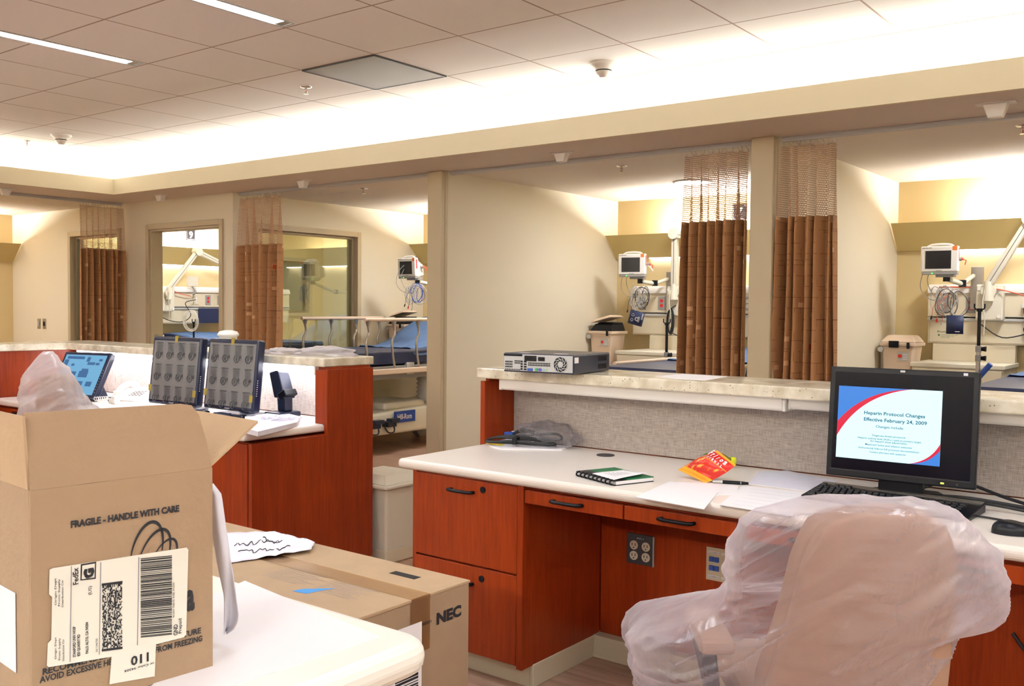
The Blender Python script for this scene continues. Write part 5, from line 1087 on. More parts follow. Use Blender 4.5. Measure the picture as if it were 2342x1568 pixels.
# ------------------------------------------------------------------ far station things
M['filmm'] = pm('film_print_mid', (76, 76, 78), .3)
def filmed(loc, yaw, label, pit=.11, tw=.0):
    W, H = .202, .185; t = thing('computer_monitor', label, 'monitor', loc, yaw); zc = .222; P = T(0, 0, zc) @ R(-pit, 'X')
    B().at(P).box(-W, W, 0, .05, -H, H).build('case', 'navyg', t, bevel=.012, seg=4); B().at(P).box(-.1, .1, .05, .075, -.1, .06).build('rear_box', 'navy', t, bevel=.01)
    fl = B().at(P).box(-W+.018, W-.014, -.0012, 0, -H+.022, H-.022).build('protective_film', 'film', t)
    for i in range(4):
        for j in range(3):
            b = B().at(P)
            x = -.135+i*.092; z = .105-j*.118
            b.add([(x-.026, -.0018, z+.044), (x+.026, -.0018, z+.034), (x+.022, -.0018, z-.002), (x-.022, -.0018, z+.002)], [(3, 2, 1, 0)], 1)
            b.box(x-.028, x+.028, -.0019, -.0017, z+.042, z+.047); torus(b, (x-.008, -.0018, z-.022), .020, .0024, 20)
            for k in range(4): a = PI*k/4; b.tube([(x-.008-.018*math.cos(a), -.0018, z-.022-.018*math.sin(a)), (x-.008+.018*math.cos(a), -.0018, z-.022+.018*math.sin(a))], .0012, 4)
            b.box(x+.014, x+.030, -.0019, -.0017, z-.022, z-.004).box(x+.016, x+.034, -.0019, -.0017, z-.030, z-.028)
            b.build('printed_icon', ['filmi', 'filmm'], fl)
    for x, z in ((.0, H-.012), (-W+.012, -.10), (W-.022, -.115)): B().at(P).box(x-.012, x+.012, -.002, .004, z-.018, z+.018).build('tape_tab', 'tape', t)
    b = B().at(P)
    for k in range(8): b.box(W-.001, W+.0006, .012, .018, -.10+k*.011, -.096+k*.011)
    b.text('PHILIPS', (-.02, -.0018, -H+.008), (1, 0, 0), (0, 0, 1), wid=.04, hgt=.007, bold=.02); b.build('button_marks', 'lgrey', t)
    B().at(T(0, .08, .0)).hexa([(-.04, .0, .0), (.04, .0, .0), (.04, .06, .0), (-.04, .06, .0)], [(-.035, .02, .12), (.035, .02, .12), (.035, .05, .12), (-.035, .05, .12)]).build('stand_neck', 'navy', t, bevel=.006)
    B().prism([(-.12, -.02), (.12, -.02), (.13, .10), (.10, .15), (-.10, .15), (-.13, .10)], 0, .02).build('stand_base', 'navy', t, bevel=.006)
    return t
filmed((.286, .515, ZD), .03, 'dark blue monitor covered with printed grey film, nearer the end panel'); filmed((-.155, .475, ZD), .08, 'dark blue monitor covered with printed grey film, left of its twin')
def tablet_screen(loc, yaw, pit, label):
    W, H = .185, .155; t = thing('touch_monitor', label, 'monitor', loc, yaw); P = T(0, 0, .15) @ R(-pit, 'X')
    B().at(P).box(-W, W, 0, .045, -H, H).build('case', 'navyg', t, bevel=.010, seg=3)
    s_ = B().at(P).box(-W+.022, W-.022, -.001, .001, -H+.028, H-.022).build('lit_screen', emat('pale_blue_screen', (120, 182, 222), .8), t)
    b = B().at(P); rn = random.Random(4); W2, H2 = W-.022, H-.025
    for (u, v, w2, h2) in ((.06, .90, .42, .07), (.02, .55, .10, .33), (.55, .84, .08, .12), (.60, .76, .18, .07), (.85, .86, .08, .06), (.80, .76, .09, .06), (.22, .72, .07, .06), (.18, .56, .07, .05), (.26, .48, .15, .10), (.48, .44, .22, .16), (.52, .60, .16, .06), (.10, .22, .34, .13), (.52, .22, .14, .12), (.74, .22, .14, .12)):
        b.box(-W2+u*2*W2, -W2+(u+w2)*2*W2, -.0016, -.001, -H2+v*2*H2, -H2+(v+h2)*2*H2)
    b.build('screen_windows', emat('screen_window_blue', (66, 112, 160), .8), s_)
    b = B().at(P).text('PHILIPS', (-W+.05, -.0014, -H+.007), (1, 0, 0), (0, 0, 1), wid=.06, hgt=.012, bold=.02)
    for k in range(9): b.box(W-.013, W-.009, -.0012, 0, -.11+k*.018, -.107+k*.018)
    b.build('button_marks', 'lgrey', t)
    B().hexa([(-.09, -.01, 0), (.09, -.01, 0), (.09, .16, 0), (-.09, .16, 0)], [(-.07, .05, .13), (.07, .05, .13), (.07, .12, .10), (-.07, .12, .10)]).build('stand', 'navyg', t, bevel=.02, seg=3); return t
tablet_screen((-1.143, .47, ZD), .27, .50, 'tilted touch monitor with a pale blue screen at the far station')
# phone
pp = hz(312, 914, ZD); t = thing('desk_telephone', 'white desk telephone left of the film-covered monitors', 'telephone', (pp.x, pp.y, ZD), .5)
B().hexa([(-.10, -.10, 0), (.10, -.10, 0), (.10, .11, 0), (-.10, .11, 0)], [(-.10, -.10, .025), (.10, -.10, .025), (.10, .11, .075), (-.10, .11, .075)]).build('base', 'white', t, bevel=.008)
b = B()
for i in range(4):
    for j in range(4): y = -.07+j*.024; z = .025+(y+.10)*.238; b.box(-.01+i*.022, .004+i*.022, y-.006, y+.006, z, z+.006)
b.build('keypad', 'grey', t)
B().tube([(-.068, -.085, .05), (-.070, -.05, .075), (-.070, .03, .095), (-.068, .10, .092)], .017, 12, sub=3).box(-.095, -.04, -.10, -.05, .028, .062).box(-.095, -.04, .07, .115, .066, .10).build('handset', 'white', t, bevel=.006)
b = B(); hpts = [(-.07-.012*math.cos(k*1.1)-.0045*k*.3, -.10-.0016*k, .02+.012*math.sin(k*1.1)) for k in range(60)]; b.tube(hpts, .0025, 5); b.build('coiled_cord', 'white', t)
pp = hz(262, 922, ZD); t = thing('barcode_scanner', 'small white and black hand scanner in front of the telephone', 'scanner', (pp.x, pp.y, ZD), -.3)
B().box(-.075, .03, -.022, .022, 0, .03).hexa([(.0, -.02, .0), (.07, -.018, .0), (.07, .018, .0), (.0, .02, .0)], [(.0, -.02, .045), (.06, -.015, .05), (.06, .015, .05), (.0, .02, .045)]).build('body', 'white', t, bevel=.007); B().box(-.078, -.02, -.018, .018, .024, .034).box(-.06, -.045, -.0235, -.0215, .008, .018).build('window', 'black', t, bevel=.003)
pp = hz(208, 924, ZD); mouse((pp.x, pp.y-.05, ZD), .6, 'grey mouse under the tilted touch monitor', 'dgrey'); 
pp = hz(568, 948, ZD); mouse((.33, .44, ZD), -.5, 'black mouse in front of the film-covered monitors', 'navyg')
keyboard((-.02, .36, ZD), .12, 'dark keyboard in front of the film-covered monitors', 'navy', 'navy', .92)
flat_sheet([(560, 962), (640, 950), (687, 962), (680, 975), (590, 998), (560, 990)], ZD, 'stack of plastic-wrapped papers at the right end of the far desk', cat='paper stack', name='wrapped_papers', mat='lav', th=.022)
pp = hz(640, 958, ZD+.022); o = B().at(T(pp.x-.01, pp.y, ZD+.026)).grid(lambda u, v: ((u-.5)*.20, (v-.5)*.13, .010*noise.noise(Vector((u*5, v*5, 1)))+.006*math.sin(u*9)), 20, 14).build('plastic_sleeve', 'clear', sol=.001); tag(o, 'crumpled clear plastic sleeve on the wrapped papers', 'plastic sleeve')
flat_sheet([(248, 936), (330, 922), (372, 922), (372, 935), (300, 950), (250, 950)], ZD, 'thick pile of white papers left of the film-covered monitors', cat='paper stack', name='paper_stack', th=.02)
pp = hz(668, 942, ZD); t = thing('coiled_cable', 'small coil of black cable by the end panel of the far station', 'cable', (pp.x, pp.y-.03, ZD+.012)); b = B()
for i in range(4): b.tube([(.03*math.cos(a+i), .022*math.sin(a+i*.5), .006*i+.012*math.sin(a*2+i)) for a in [2*PI*k/10 for k in range(10)]], .0035, 6, 0, True, 2)
b.build('coil', 'rub', t)
cord([(.30, .50, .79), (.22, .46, .775), (.15, .36, .774), (.10, .42, .79), (.06, .46, .79)], .003, 'thin black cable by the mouse of the far station')
# bracket arm behind the right film monitor
t = thing('monitor_bracket', 'dark folding bracket beside the film-covered monitor', 'bracket', (.46, .72, ZD))
B().box(-.06, .07, -.08, .06, 0, .03).build('foot', 'navy', t, bevel=.008); B().hexa([(-.025, -.02, .03), (.04, -.02, .03), (.04, .03, .03), (-.025, .03, .03)], [(-.02, -.03, .12), (.05, -.03, .12), (.05, .02, .12), (-.02, .02, .12)]).hexa([(-.03, -.04, .10), (.06, -.04, .10), (.06, .03, .10), (-.03, .03, .10)], [(-.07, -.04, .23), (.0, -.04, .25), (.0, .03, .25), (-.07, .03, .23)]).build('folding_arm', 'navy', t, bevel=.006)
B().hexa([(.02, -.045, .09), (.075, -.045, .12), (.075, .035, .12), (.02, .035, .09)], [(.0, -.045, .12), (.055, -.045, .15), (.055, .035, .15), (.0, .035, .12)]).build('clamp', 'black', t, bevel=.004)
# on the far counter
p0 = hz(700, 806, ZK); p1 = hz(840, 806, ZK)
def pack(b, cx_, cy_, w2, d2, h2, seed, rz=0):
    b.at(T(cx_, cy_, ZK+h2*.4) @ R(rz, 'Z')).grid(lambda u, v: crumple(seed, w2, d2, h2)(u, v), 36, 16, 0, True, True)
b = B(); pack(b, .66, .83, .17, .10, .030, 1.7, .25); tag(b.build('wrapped_packet', 'bag2'), 'flat white plastic-wrapped packet on the right end of the far counter', 'packet')
b = B(); pack(b, .37, .80, .13, .085, .020, 5.2, .1); tag(b.build('wrapped_packet', 'bag2'), 'thinner white wrapped packet left of the packet on the far counter', 'packet')
pw = hy(522, 800, .84); t = thing('white_basin', 'white plastic basin on the far counter behind the film-covered monitors', 'basin', (pw.x, .84, ZK))
B().lathe([(.035, 0), (.045, .01), (.05, .075), (.062, .082), (.06, .09)], 30).build('basin', 'white', t); B().lathe([(.06, .09), (.05, .105), (.02, .112), (.005, .112)], 30).build('lid', 'white', t)
# grey soap dispenser seen through big window
t = thing('soap_dispenser', 'grey dispenser seen low through the large window', 'dispenser', (-4.02, 6.44, 1.0)); B().box(-.06, .06, -.10, 0, -.12, .14).build('body', 'grey', t, bevel=.012); B().hexa([(-.05, -.12, -.10), (.05, -.12, -.10), (.05, -.10, -.10), (-.05, -.10, -.10)], [(-.05, -.115, .05), (.05, -.115, .05), (.05, -.10, .05), (-.05, -.10, .05)]).build('push_bar', 'lgrey', t, bevel=.004)
# ------------------------------------------------------------------ foreground bench and boxes
ZB = 1.03
pl = []
cxr, cyr, rr = 3.83-.035, -1.822-.035, .035
pl = [(2.1, -1.822), (2.1, -2.46), (3.83, -2.46)]+[(cxr+rr*math.cos(a), cyr+rr*math.sin(a)) for a in [PI/2*i/8 for i in range(9)]]
o = B().prism(pl, ZB-.034, ZB).build('worktop', 'solid', bevel=.0155, seg=4); tag(o, 'white rounded bench top in the foreground under the small box', 'counter top')
t = thing('bench_cabinet', 'cherry cabinet under the foreground bench top', 'cabinet', (0, 0, 0))
B().box(2.15, 3.785, -2.42, -1.865, .08, ZB-.034).build('body', 'wood', t, bevel=.001); B().box(2.2, 3.75, -2.38, -1.90, 0, .08).build('toe_kick', 'base', t)
flat_sheet([(866, 1457), (548, 1566), (330, 1600), (470, 1370), (560, 1330)], ZB, 'large white sheet lying flat on the foreground bench top', th=.0015)
# small carton
BO = Vector((3.717, -2.089, 1.0305)); BY = 1.475; bn = Vector((math.sin(BY), -math.cos(BY), 0)); binv = (T(*BO) @ R(BY, 'Z')).inverted()
def LB(x, y): q = binv @ hp(x, y, BO, bn); return Vector((q.x, 0, q.z))
t = thing('cardboard_box', 'small open cardboard box with a shipping label in the left foreground', 'box', BO, BY)
w_, d_, h_, th = .0785, .17, .182, .0025
b = B().box(-w_, w_, 0, th, 0, h_).box(-w_, w_, d_-th, d_, 0, h_).box(-w_, -w_+th, th, d_-th, 0, h_).box(w_-th, w_, th, d_-th, 0, h_).box(-w_+th, w_-th, th, d_-th, 0, th); b.build('carton', 'card', t, bevel=.0008)
p1, p2, p3 = LB(60, 946), LB(440, 922), LB(462, 955)
zt = h_
def flap(pts, nrm, name, mats=('card', 'card2')):
    pts = [Vector(p) for p in pts]; n = Vector(nrm).normalized()*.0022; k = len(pts)
    B().add(pts+[p+n for p in pts], [tuple(range(k)), tuple(range(2*k-1, k-1, -1))]+[((i+1) % k, i, k+i, k+(i+1) % k) for i in range(k)]).build(name, mats[0], t)
flap([(-w_+.001, 0, zt), (w_-.001, 0, zt), (w_-.004, .003, zt+.022), (w_-.010, .006, zt+.048), (w_-.016, .008, zt+.0565), (w_-.026, .008, zt+.0585), (-w_-.001, .009, zt+.0600)], (0, 1, 0), 'front_flap')
flap([(-w_, .004, zt), (-w_, d_, zt), (-w_-.004, d_, zt+.058), (-w_-.004, .003, zt+.058)], (1, 0, 0), 'side_flap', ('card2',))
flap([(w_, d_, zt), (w_, .003, zt), (w_+.047, .001, zt+.036), (w_+.050, d_, zt+.036)], (0, 0, 1), 'side_flap', ('card2',))
flap([(w_, d_, zt), (-w_, d_, zt), (-w_, d_+.057, zt-.012), (w_, d_+.057, zt-.012)], (0, 0, 1), 'back_flap', ('card2',))
b = B()
def bt(s, a, c, cap_px, bold=.03, dst=None, mat=0):
    A, Cc = LB(*a), LB(*c); A.y = Cc.y = -.0008; hh = (LB(a[0], a[1]-cap_px)-LB(*a)).length
    (dst or b).text(s, A, Cc-A, (0, 0, 1), wid=(Cc-A).length, hgt=hh, bold=bold, mat=mat)
bt('FRAGILE - HANDLE WITH CARE', (161, 1206), (409, 1168), 15, .05)
bt('RECOMMENDED STORAGE TEMPERATURE', (97, 1542), (459, 1446), 14, .03); bt('AVOID EXCESSIVE HEAT PROTECT FROM FREEZING', (90, 1561), (462, 1464), 14, .03)
A = LB(424, 1394); A.y = -.0008; b.text('a', A, (1, 0, 0), (.25, 0, 1), wid=.0085, hgt=.024, bold=.05)
b.build('printed_wording', 'ink', t); b = B()
def band(c, rx, rz_, a0, a1, w0, rot):
    n = 22; vs = []
    for i in range(n+1):
        a_ = a0+(a1-a0)*i/n; ww = w0*(.35+.65*math.sin(PI*i/n))
        for s_ in (1, -1): x = (rx+s_*ww)*math.cos(a_); z = (rz_+s_*ww)*math.sin(a_); vs.append((c.x+x*math.cos(rot)-z*math.sin(rot), -.0008, c.z+x*math.sin(rot)+z*math.cos(rot)))
    b.add(vs, [(2*i, 2*i+2, 2*i+3, 2*i+1) for i in range(n)])
band(LB(335, 1262), .0135, .026, .1, 3.3, .0014, -.25); band(LB(352, 1272), .0125, .024, .1, 3.2, .0013, -.4); band(LB(372, 1282), .010, .020, .1, 3.0, .0011, -.5)
b.build('printed_swirl', 'ink', t)
def lq(pts, y, b_, m=0):
    P = [LB(*p) for p in pts]; b_.add([(p.x, y, p.z) for p in P]+[(p.x, y+.0006, p.z) for p in P], [tuple(range(len(P)-1, -1, -1))]+[(i, (i+1) % len(P), len(P)+(i+1) % len(P), len(P)+i) for i in range(len(P))], m)
b2 = B(); lq([(112, 1302), (120, 1298), (425, 1251), (429, 1256), (424, 1450), (418, 1456), (355, 1472), (352, 1545), (249, 1563), (254, 1500), (110, 1524), (106, 1520), (108, 1470), (116, 1462), (118, 1364), (111, 1358)], -.0014, b2); lab = b2.build('shipping_label', pm('label_paper', (232, 228, 216), .6), t)
b = B(); dn = (0, 0, 1); Y_ = -.0018
def vt(s, px_, py, wpx, hpx, bold=.01, y2=None):
    A = LB(px_, py); A.y = Y_; E = LB(px_, py-wpx); H_ = (LB(px_, py)-LB(px_-hpx, py)).length; b.text(s, A, (0, 0, 1), (-1, 0, 0), wid=(E.z-A.z), hgt=H_, bold=bold)
vt('FedEx', 177, 1334, 38, 12, .02); vt('G', 213, 1322, 26, 20, .06); vt('(US)', 207, 1358, 20, 7)
vt('STANFORD UNIV HOSP', 171, 1500, 70, 6, .03); vt('820 QUARRY RD', 181, 1498, 50, 6, .03); vt('PALO ALTO, CA 94304', 200, 1492, 72, 6, .03); vt('Ref: 114467363', 221, 1488, 30, 4)
vt('GND', 404, 1450, 25, 9, .02); vt('Prepaid', 413, 1446, 34, 7, .01); vt('9612019  7546192  41582  4152203', 397, 1410, 80, 4)
for k, s in enumerate(('Origin Dept', 'From: Supply', 'Distribution Ctr')): vt(s, 127+k*8, 1382+2*k, 62, 4); vt(s, 127+k*9, 1505+2*k, 50, 4)
A, E = LB(338, 1490), LB(297, 1497); A.y = Y_; b.text('110', A, (-1, 0, 0), (0, 0, -1), wid=abs(E.x-A.x), hgt=.0075, bold=.03)
A = LB(350, 1512); A.y = Y_; b.text('or Color 94304', A, (-1, 0, 0), (0, 0, -1), wid=.026, hgt=.002)
lq([(183, 1289), (218, 1283), (217, 1322), (182, 1326)], Y_+.0001, b, 0); 
b.build('label_print', 'ink', lab)
b = B(); lq([(186, 1292), (215, 1287), (214, 1319), (185, 1323)], Y_, b); b.text('G', LB(211, 1318)+Vector((0, Y_-.0004, 0)), (0, 0, 1), (-1, 0, 0), wid=.008, hgt=.0075, bold=.06, mat=1); b.build('service_mark', [pm('label_paper_mark', (232, 228, 216), .6), 'ink'], lab)
b = B(); rn = random.Random(12)
yv = 0
while yv < 1:
    q = rn.choice((.006, .010, .016)); xa = lambda v: (318+72*v)
    p_ = lambda x, v: (x, 1276+(1457-1276)*v-(x-318)*.10)
    lq([p_(320, yv), p_(391, yv), p_(391, min(1, yv+q)), p_(320, min(1, yv+q))], Y_, b); yv += q+rn.choice((.006, .009, .014))
b.build('bar_code', 'ink', lab)
b = B()
for i in range(22):
    for j in range(46):
        if rn.random() < .52:
            x = 232+2.05*i; y = 1337+3.15*j-i*.25; P0 = LB(x, y); P1 = LB(x+2.05, y+3.15); b.add([(P0.x, Y_, P0.z), (P1.x, Y_, P0.z), (P1.x, Y_, P1.z), (P0.x, Y_, P1.z)], [(0, 1, 2, 3)])
for (yy) in (1333, 1483): lq([(231, yy), (278, yy-6), (278, yy-1), (231, yy+5)], Y_, b)
b.build('dot_code', 'ink', lab)
b = B()
for x in (161, 228, 315): lq([(x, 1293-(x-161)*.13), (x+1.3, 1293-(x-161)*.13), (x-2, 1512-(x-161)*.25), (x-3.3, 1512-(x-161)*.25)], Y_, b)
b.build('rule_lines', 'inkg', lab)
# white label on the left face
B().at(T(-w_-.0006, 0, 0)).box(-.0004, 0, .030, .10, .03, .095).build('side_label', 'paper', t); b = B().text('54.10', (-w_-.0013, .085, .04), (0, -.3, 1), (0, 1, .3), wid=.045, hgt=.012); b.build('handwriting', 'ink', t)
# paper curling down the back of the carton
xrt = [(0, 487), (.07, 506), (.28, 516), (.56, 531), (.88, 546), (.96, 538), (1, 518)]; xlt = [(0, 470), (.3, 484), (.55, 498), (.75, 513), (1, 513)]
def lut(tb, v):
    for a_, c_ in zip(tb, tb[1:]):
        if v <= c_[0]: return a_[1]+(c_[1]-a_[1])*(v-a_[0])/(c_[0]-a_[0])
    return tb[-1][1]
PO = BO+R(BY, 'Z') @ Vector((.0, .10, 0)); pn = Vector((math.sin(BY-.5), -math.cos(BY-.5), 0))
def curl(u, v):
    xl, xr = lut(xlt, v), lut(xrt, v); q = hp(xl+(xr-xl)*u, 1105+345*v, PO, pn)
    q = q+pn*(.012*math.sin(v*4+u)*math.sin(PI*u)+.010*math.sin(v*PI)*(u-.5)); q.z = max(q.z, ZB+.0025); return q
o = B().grid(curl, 10, 30).build('curled_paper', 'lav', sol=.0008); tag(o, 'long white paper curling down behind the small cardboard box', 'paper')
print('curl bottom z', curl(.9, 1).z)
# big carton on the floor
NX, NY0, NY1, NZ = 2.905, -1.16, -.672, .66
t = thing('cardboard_box', 'large taped cardboard box standing on the floor beyond the bench', 'box', (2.33, -.91, 0)); O_ = Vector((2.33, -.91, 0))
def lo(p): return Vector(p)-O_
x0, x1, y0, y1 = 1.72-O_.x, NX-O_.x, NY0-O_.y, NY1-O_.y
B().box(x0, x1, y0, y1, 0, NZ-.004).build('carton', 'card', t, bevel=.003)
ys = hz(966, 1369, NZ).y-O_.y
B().box(x0, x1+.002, ys+.001, y1+.002, NZ-.004, NZ+.002).box(x0, x1+.004, y0-.002, ys-.001, NZ-.004, NZ+.003).build('top_flaps', 'card2', t, bevel=.001)
M['ptape'] = glass('clear_packing_tape', .12, .25, tint=(246, 226, 190))
B().box(x0, x1+.003, ys-.03, ys+.035, NZ+.0035, NZ+.0042).box(x1+.0042, x1+.0048, ys-.03, ys+.035, NZ-.13, NZ+.0035).build('packing_tape', 'ptape', t)
b = B(); FX = NX+.0012
A, E, U = hx(998.6, 1427, FX), hx(1055, 1405.5, FX), hx(998.6, 1403, FX); b.text('NEC', lo(A), E-A, (0, 0, 1), wid=(E-A).length, hgt=(U-A).length, bold=.055)
A, E = hx(925, 1447, FX+.004), hx(987, 1423, FX+.004); b.text('Empowered by Innovation', lo(A)+Vector((0, -.07, 0)), E-A, (0, 0, 1), wid=(E-A).length+.07, hgt=.010)
def topt(s, px0, px1, h2, m_=0): A, E = hz(*px0, NZ+.0032), hz(*px1, NZ+.0032); b.text(s, lo(A), E-A, Vector((0, 0, 1)).cross(E-A), wid=(E-A).length, hgt=h2)
b.build('maker_print', 'ink', t)
b = B()
for (px_, py_, n_, wd_) in ((668, 1296, 9, .17), (770, 1328, 8, .15)):
    A = lo(hz(px_, py_, NZ+.0036))
    for k in range(n_): b.text('Carton contents must be kept dry and handled with care'[:54-(k*7) % 20], (A.x, A.y-.012*k, NZ+.0036), (1, 0, 0), (0, 1, 0), wid=wd_*(1-.12*(k % 3)), hgt=.005)
b.build('fine_print', 'inkg', t)
b = B(); P = [hz(*p, NZ+.0036) for p in ((668, 1351), (690, 1346), (772, 1344), (735, 1350), (700, 1357))]; b.add([lo(p) for p in P], [(4, 3, 2, 1, 0)]); b.build('blue_mark', pm('bright_blue_print', (40, 140, 210), .5), t)
A = hz(933, 1318, NZ); B().box(A.x-O_.x-.055, A.x-O_.x+.035, A.y-O_.y-.014, A.y-O_.y+.012, NZ+.0015, NZ+.0026).build('hand_hole_shade', 'dark', t)  # dark sheet laid on the flap, painted as the shade inside a hole
LT = hx(961, 1419, NX)-O_; b = B(); b.box(x1+.0050, x1+.0056, LT.y-.11, LT.y, .18, LT.z); lb = b.build('shipping_label', 'paper', t)
b = B(); yv = .20
while yv < .50: q = rn.choice((.002, .004, .006)); b.box(x1+.0056, x1+.0061, LT.y-.09, LT.y-.012, yv, yv+q); yv += q+rn.choice((.002, .004))
b.build('bar_code', 'ink', lb)
# crumpled notes on the big carton
P = [hz(x, y, NZ+.006) for x, y in ((505, 1232), (628, 1217), (712, 1262), (600, 1290), (545, 1310), (500, 1290))]
c = sum(P, Vector())/6
def note(u, v):
    q = (P[5].lerp(P[3], u)).lerp(P[0].lerp(P[2], u), v) if False else (P[5].lerp(P[2], u) + (P[1]-P[0].lerp(P[2], .5))*v*(1-abs(u-.5)) + (P[0]-P[5])*v*(1-u))
    q = q.copy(); q.z = NZ+.006+.010*abs(noise.noise(Vector((u*5, v*5, 2))))+.008*u*u; return q
nt0 = B().grid(note, 20, 14).build('handwritten_paper', 'lav', sol=.0008); tag(nt0, 'creased white paper with handwriting taped on the large carton', 'paper')
b = B(); rn = random.Random(5)
for (u0, v0, n_, sc) in ((.18, .25, 7, .05), (.12, .55, 6, .055), (.40, .62, 3, .06)):
    pts = []
    for k in range(n_*3): q = note(min(.95, u0+.045*k/1.6), min(.95, v0+sc*rn.uniform(-1.6, 1.6))); q.z += .0012; pts.append(q)
    b.tube(pts, .0014, 5, sub=3)
b.build('handwriting', 'ink', nt0)
for k in range(9):
    q = note(.45+.055*k, .97-.0*k); q2 = B().cyl(q+Vector((0, 0, .0006)), q+Vector((0, 0, .0014)), .002, n=8).build('punched_hole', 'inkg', nt0)
# ------------------------------------------------------------------ wrapped office chairs
def office_chair(px, py, depth, rz, back, bag, label, seed, dens='bag', arms=True, pads=None):
    O = CAM+ray(px, py)*depth; O.z = 0
    t = thing('office_chair', label, 'office chair', O, rz); Mi = (T(*O) @ R(rz, 'Z')).inverted(); ny = R(rz, 'Z') @ Vector((0, 1, 0))
    def loc(x, y, off): q = Mi @ hp(x, y, O+ny*off, ny); return q
    def interp(tb, y):
        if y <= tb[0][0]: return tb[0][1:]
        for a_, c_ in zip(tb, tb[1:]):
            if y <= c_[0]: k = (y-a_[0])/(c_[0]-a_[0]); return [p+(q-p)*k for p, q in zip(a_[1:], c_[1:])]
        return tb[-1][1:]
    def loft(tb, nz, nu, name, mat, ex=.45, wr=None, grow=0, dy=0, offs=(0, 0), cap=True, sol=0, shift=0):
        ya, yb = tb[0][0], tb[-1][0]; b = B(); rings = []
        for j in range(nz+1):
            v = j/nz; v = v**1.6 if cap else v; yy = ya+(yb-ya)*v; xl, xr, f0, f1 = interp(tb, yy)
            L_, Rr = loc(xl, yy, offs[0]), loc(xr, yy, offs[1]); z = (L_.z+Rr.z)/2; cx = (L_.x+Rr.x)/2; hw = (Rr.x-L_.x)/2+grow; cy = (f0+f1)/2+dy; hd = (f1-f0)/2
            ring = []
            for i in range(nu):
                a_ = 2*PI*i/nu; c_, s_ = math.cos(a_), math.sin(a_); X = cx+hw*math.copysign(abs(c_)**ex, c_); Y = cy+hd*math.copysign(abs(s_)**ex, s_); p = Vector((X, Y, z))
                if wr: p = wr(p, a_, v, hw, cx)
                ring.append(p)
            rings.append(ring)
        vs = [p for r_ in rings for p in r_]; fs = [(j*nu+i, j*nu+(i+1) % nu, (j+1)*nu+(i+1) % nu, (j+1)*nu+i) for j in range(nz) for i in range(nu)]
        b.add(vs, fs, 0, True)
        if cap: b.add(rings[0], [tuple(range(nu))], 0, True)
        return b.build(name, mat, t, sol=sol)
    loft(back, 26, 48, 'back_shell', 'skin', .5)
    loft([(y, xl-2, xr-2, f0+.03, f1+.075) for y, xl, xr, f0, f1 in back], 26, 48, 'back_cushion', 'skin', .55, grow=.006)
    zb = min(.5, loc(*[(back[-1][1]+back[-1][2])/2, back[-1][0]], 0).z)
    B().box(-.24, .24, .05, .52, .42, .50).build('seat', 'skin', t, bevel=.04, seg=5); B().box(-.06, .06, -.02, .12, .38, .56).build('back_bracket', 'black', t, bevel=.01)
    B().cyl((0, .27, .10), (0, .27, .40), .028).box(-.12, .12, .17, .38, .39, .42).build('gas_lift', 'black', t)
    for i in range(5):
        a_ = 2*PI*i/5+.4; ex_, ey = .28*math.cos(a_), .27+.28*math.sin(a_)
        lg = B().tube([(0, .27, .11), (ex_, ey, .075)], .018, 8).build('base_leg', 'black', t); B().cyl((ex_-.02, ey, .028), (ex_+.02, ey, .028), .028).cyl((ex_, ey, .03), (ex_, ey, .07), .01).build('caster', 'black', lg)
    if arms:
        for sx, dz in ((-1, -.05), (1, -.235)):
            ar = B().hexa([(sx*.27-.012, .20, .40), (sx*.27+.012, .20, .40), (sx*.27+.012, .27, .40), (sx*.27-.012, .27, .40)], [(sx*.31-.02, .14, .655+dz), (sx*.31+.02, .14, .655+dz), (sx*.31+.02, .30, .655+dz), (sx*.31-.02, .30, .655+dz)]).build('arm_support', 'navy', t, bevel=.006)
            B().box(sx*.30-.04, sx*.30+.04, .06, .30, .655+dz, .69+dz).build('arm_pad', 'skin', ar, bevel=.014, seg=3)
    rn = Vector((seed, seed*.7, 1))
    def wrinkle(p, a_, v, hw, cx):
        n_ = Vector((math.cos(a_), math.sin(a_), 0)); al = p.x*.85+p.z*.53; ac = p.x*.53-p.z*.85; tt = Vector((ac*13, p.y*7, al*1.7))+rn
        r1 = 1-abs(noise.noise(tt)); r2 = 1-abs(noise.noise(Vector((ac*34, p.y*14, al*3))+rn)); r3 = noise.noise(Vector((p.x*4, p.y*4, p.z*4))+rn*2)
        amp = .3+min(1, v*2.2); return p+n_*(r1**4*.018+r2**5*.006+abs(r3)*.010)*amp+Vector((0, 0, (r1**3-.4)*.012*(1-min(1, v*3))))
    loft(bag, 110, 150, 'plastic_cover', dens, .62, wrinkle, offs=(.06, 0), cap=True)
    return t
back = [(1172, 2010, 2080, -.01, .02), (1176, 1960, 2125, -.016, .03), (1188, 1908, 2152, -.02, .035), (1208, 1876, 2168, -.022, .04), (1240, 1858, 2180, -.024, .04), (1292, 1836, 2186, -.024, .04), (1389, 1814, 2186, -.02, .045), (1485, 1786, 2180, -.016, .05), (1568, 1758, 2174, -.01, .055), (1660, 1750, 2165, 0, .06)]
bagt = [(1146, 1930, 2070, .0, .06), (1150, 1850, 2130, -.03, .09), (1160, 1775, 2180, -.045, .11), (1175, 1725, 2215, -.05, .12), (1200, 1695, 2243, -.052, .13), (1250, 1680, 2280, -.052, .14), (1310, 1676, 2308, -.052, .15), (1350, 1676, 2312, -.052, .16), (1385, 1668, 2304, -.052, .18), (1405, 1640, 2290, -.052, .22), (1428, 1590, 2262, -.052, .28), (1445, 1550, 2195, -.05, .31), (1465, 1490, 2188, -.05, .35), (1490, 1466, 2184, -.048, .37), (1530, 1464, 2180, -.046, .38), (1600, 1482, 2176, -.04, .40), (1720, 1500, 2170, -.03, .42)]
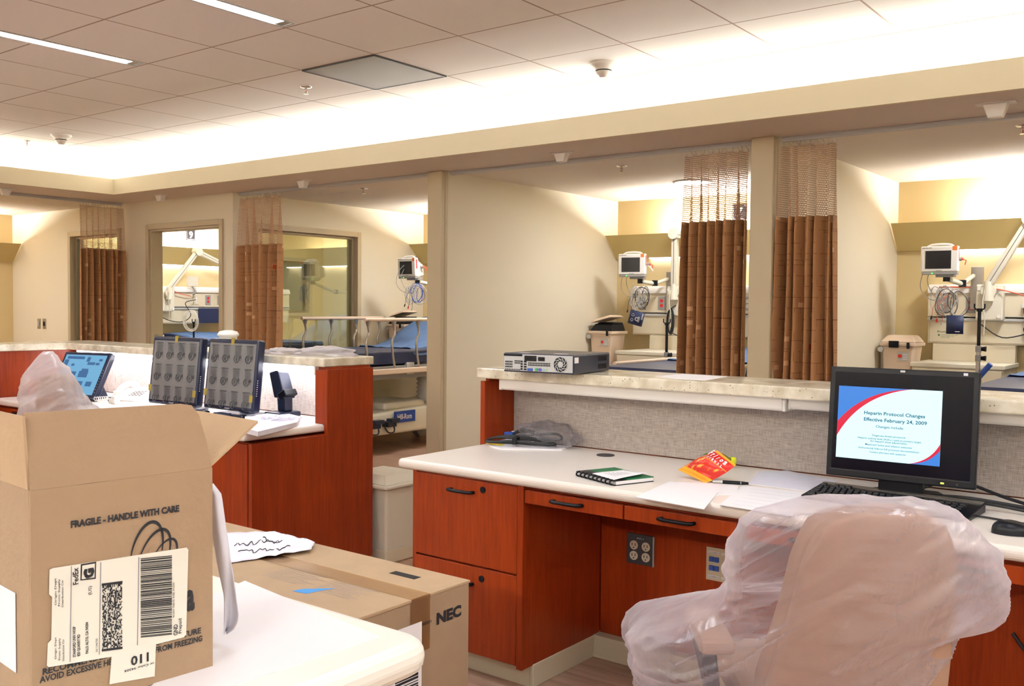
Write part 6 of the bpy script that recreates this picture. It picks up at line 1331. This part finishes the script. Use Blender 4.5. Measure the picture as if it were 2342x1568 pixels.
office_chair(1990, 1300, 2.0, .62, back, bagt, 'office chair in milky plastic wrap in front of the lit monitor', 3.1)
back = [(858, 108, 122, .02, .05), (862, 92, 142, .0, .06), (880, 84, 152, -.02, .06), (920, 80, 158, -.02, .07), (1000, 76, 162, -.02, .07), (1120, 72, 166, 0, .07)]
bagf = [(805, 108, 113, .02, .03), (812, 103, 119, .0, .04), (826, 93, 131, -.02, .06), (842, 82, 146, -.04, .08), (858, 73, 155, -.06, .10), (880, 68, 162, -.07, .13), (905, 65, 168, -.08, .16), (930, 62, 186, -.08, .2), (950, 60, 202, -.08, .26), (1000, 58, 215, -.08, .3), (1150, 56, 228, -.06, .36)]
office_chair(130, 900, 4.45, .75, back, bagf, 'plastic-wrapped office chair at the far station behind the small box', 9.4, 'bag2', arms=False)
# ------------------------------------------------------------------ group the repeats
GR = {'fire_sprinkler': 'chrome sprinkler heads on the ceilings', 'smoke_detector': 'smoke detectors on the tiled ceiling', 'motion_sensor': 'white sensors under the soffit',
      'curtain_track': 'curtain tracks along the bays', 'privacy_curtain': 'brown net-topped bay curtains', 'round_ceiling_light': 'round ceiling lights of the bays', 'wall_plate': 'wall plates on the left wall',
      'headboard_light': 'sloping light panels over the beds', 'room_number_sign': 'room number signs', 'medical_wall_unit': 'medical wall units', 'patient_monitor': 'patient monitors in the bays',
      'wall_mount': 'monitor wall arms', 'monitor_cables': 'cable bundles under the patient monitors', 'blood_pressure_cuff': 'blood pressure cuffs', 'exam_light_arm': 'jointed exam light arms', 'iv_pole': 'steel poles by the beds',
      'bedside_cabinet': 'bedside cabinets', 'wall_container': 'beige wall containers', 'hospital_bed': 'hospital beds in the bays', 'office_chair': 'plastic-wrapped office chairs', 'keyboard': 'keyboards on the stations',
      'computer_mouse': 'mice on the stations', 'wrapped_packet': 'wrapped packets on the far counter', 'bundled_cable': 'cables in the clear bag', 'paper_sheet': 'loose sheets on the near station', 'under_counter_light': 'strip lights under the counters', 'station_counter': 'stone counters of the stations'}
for o in list(bpy.data.objects):
    if o.parent is None and o.get('label') and not o.get('group') and not o.get('kind'):
        g = GR.get(o.name.split('.')[0])
        if g: o['group'] = g
for o in bpy.data.objects:
    if o.name.startswith('computer_monitor') and 'film' in str(o.get('label')): o['group'] = 'film-covered monitors on the far station'
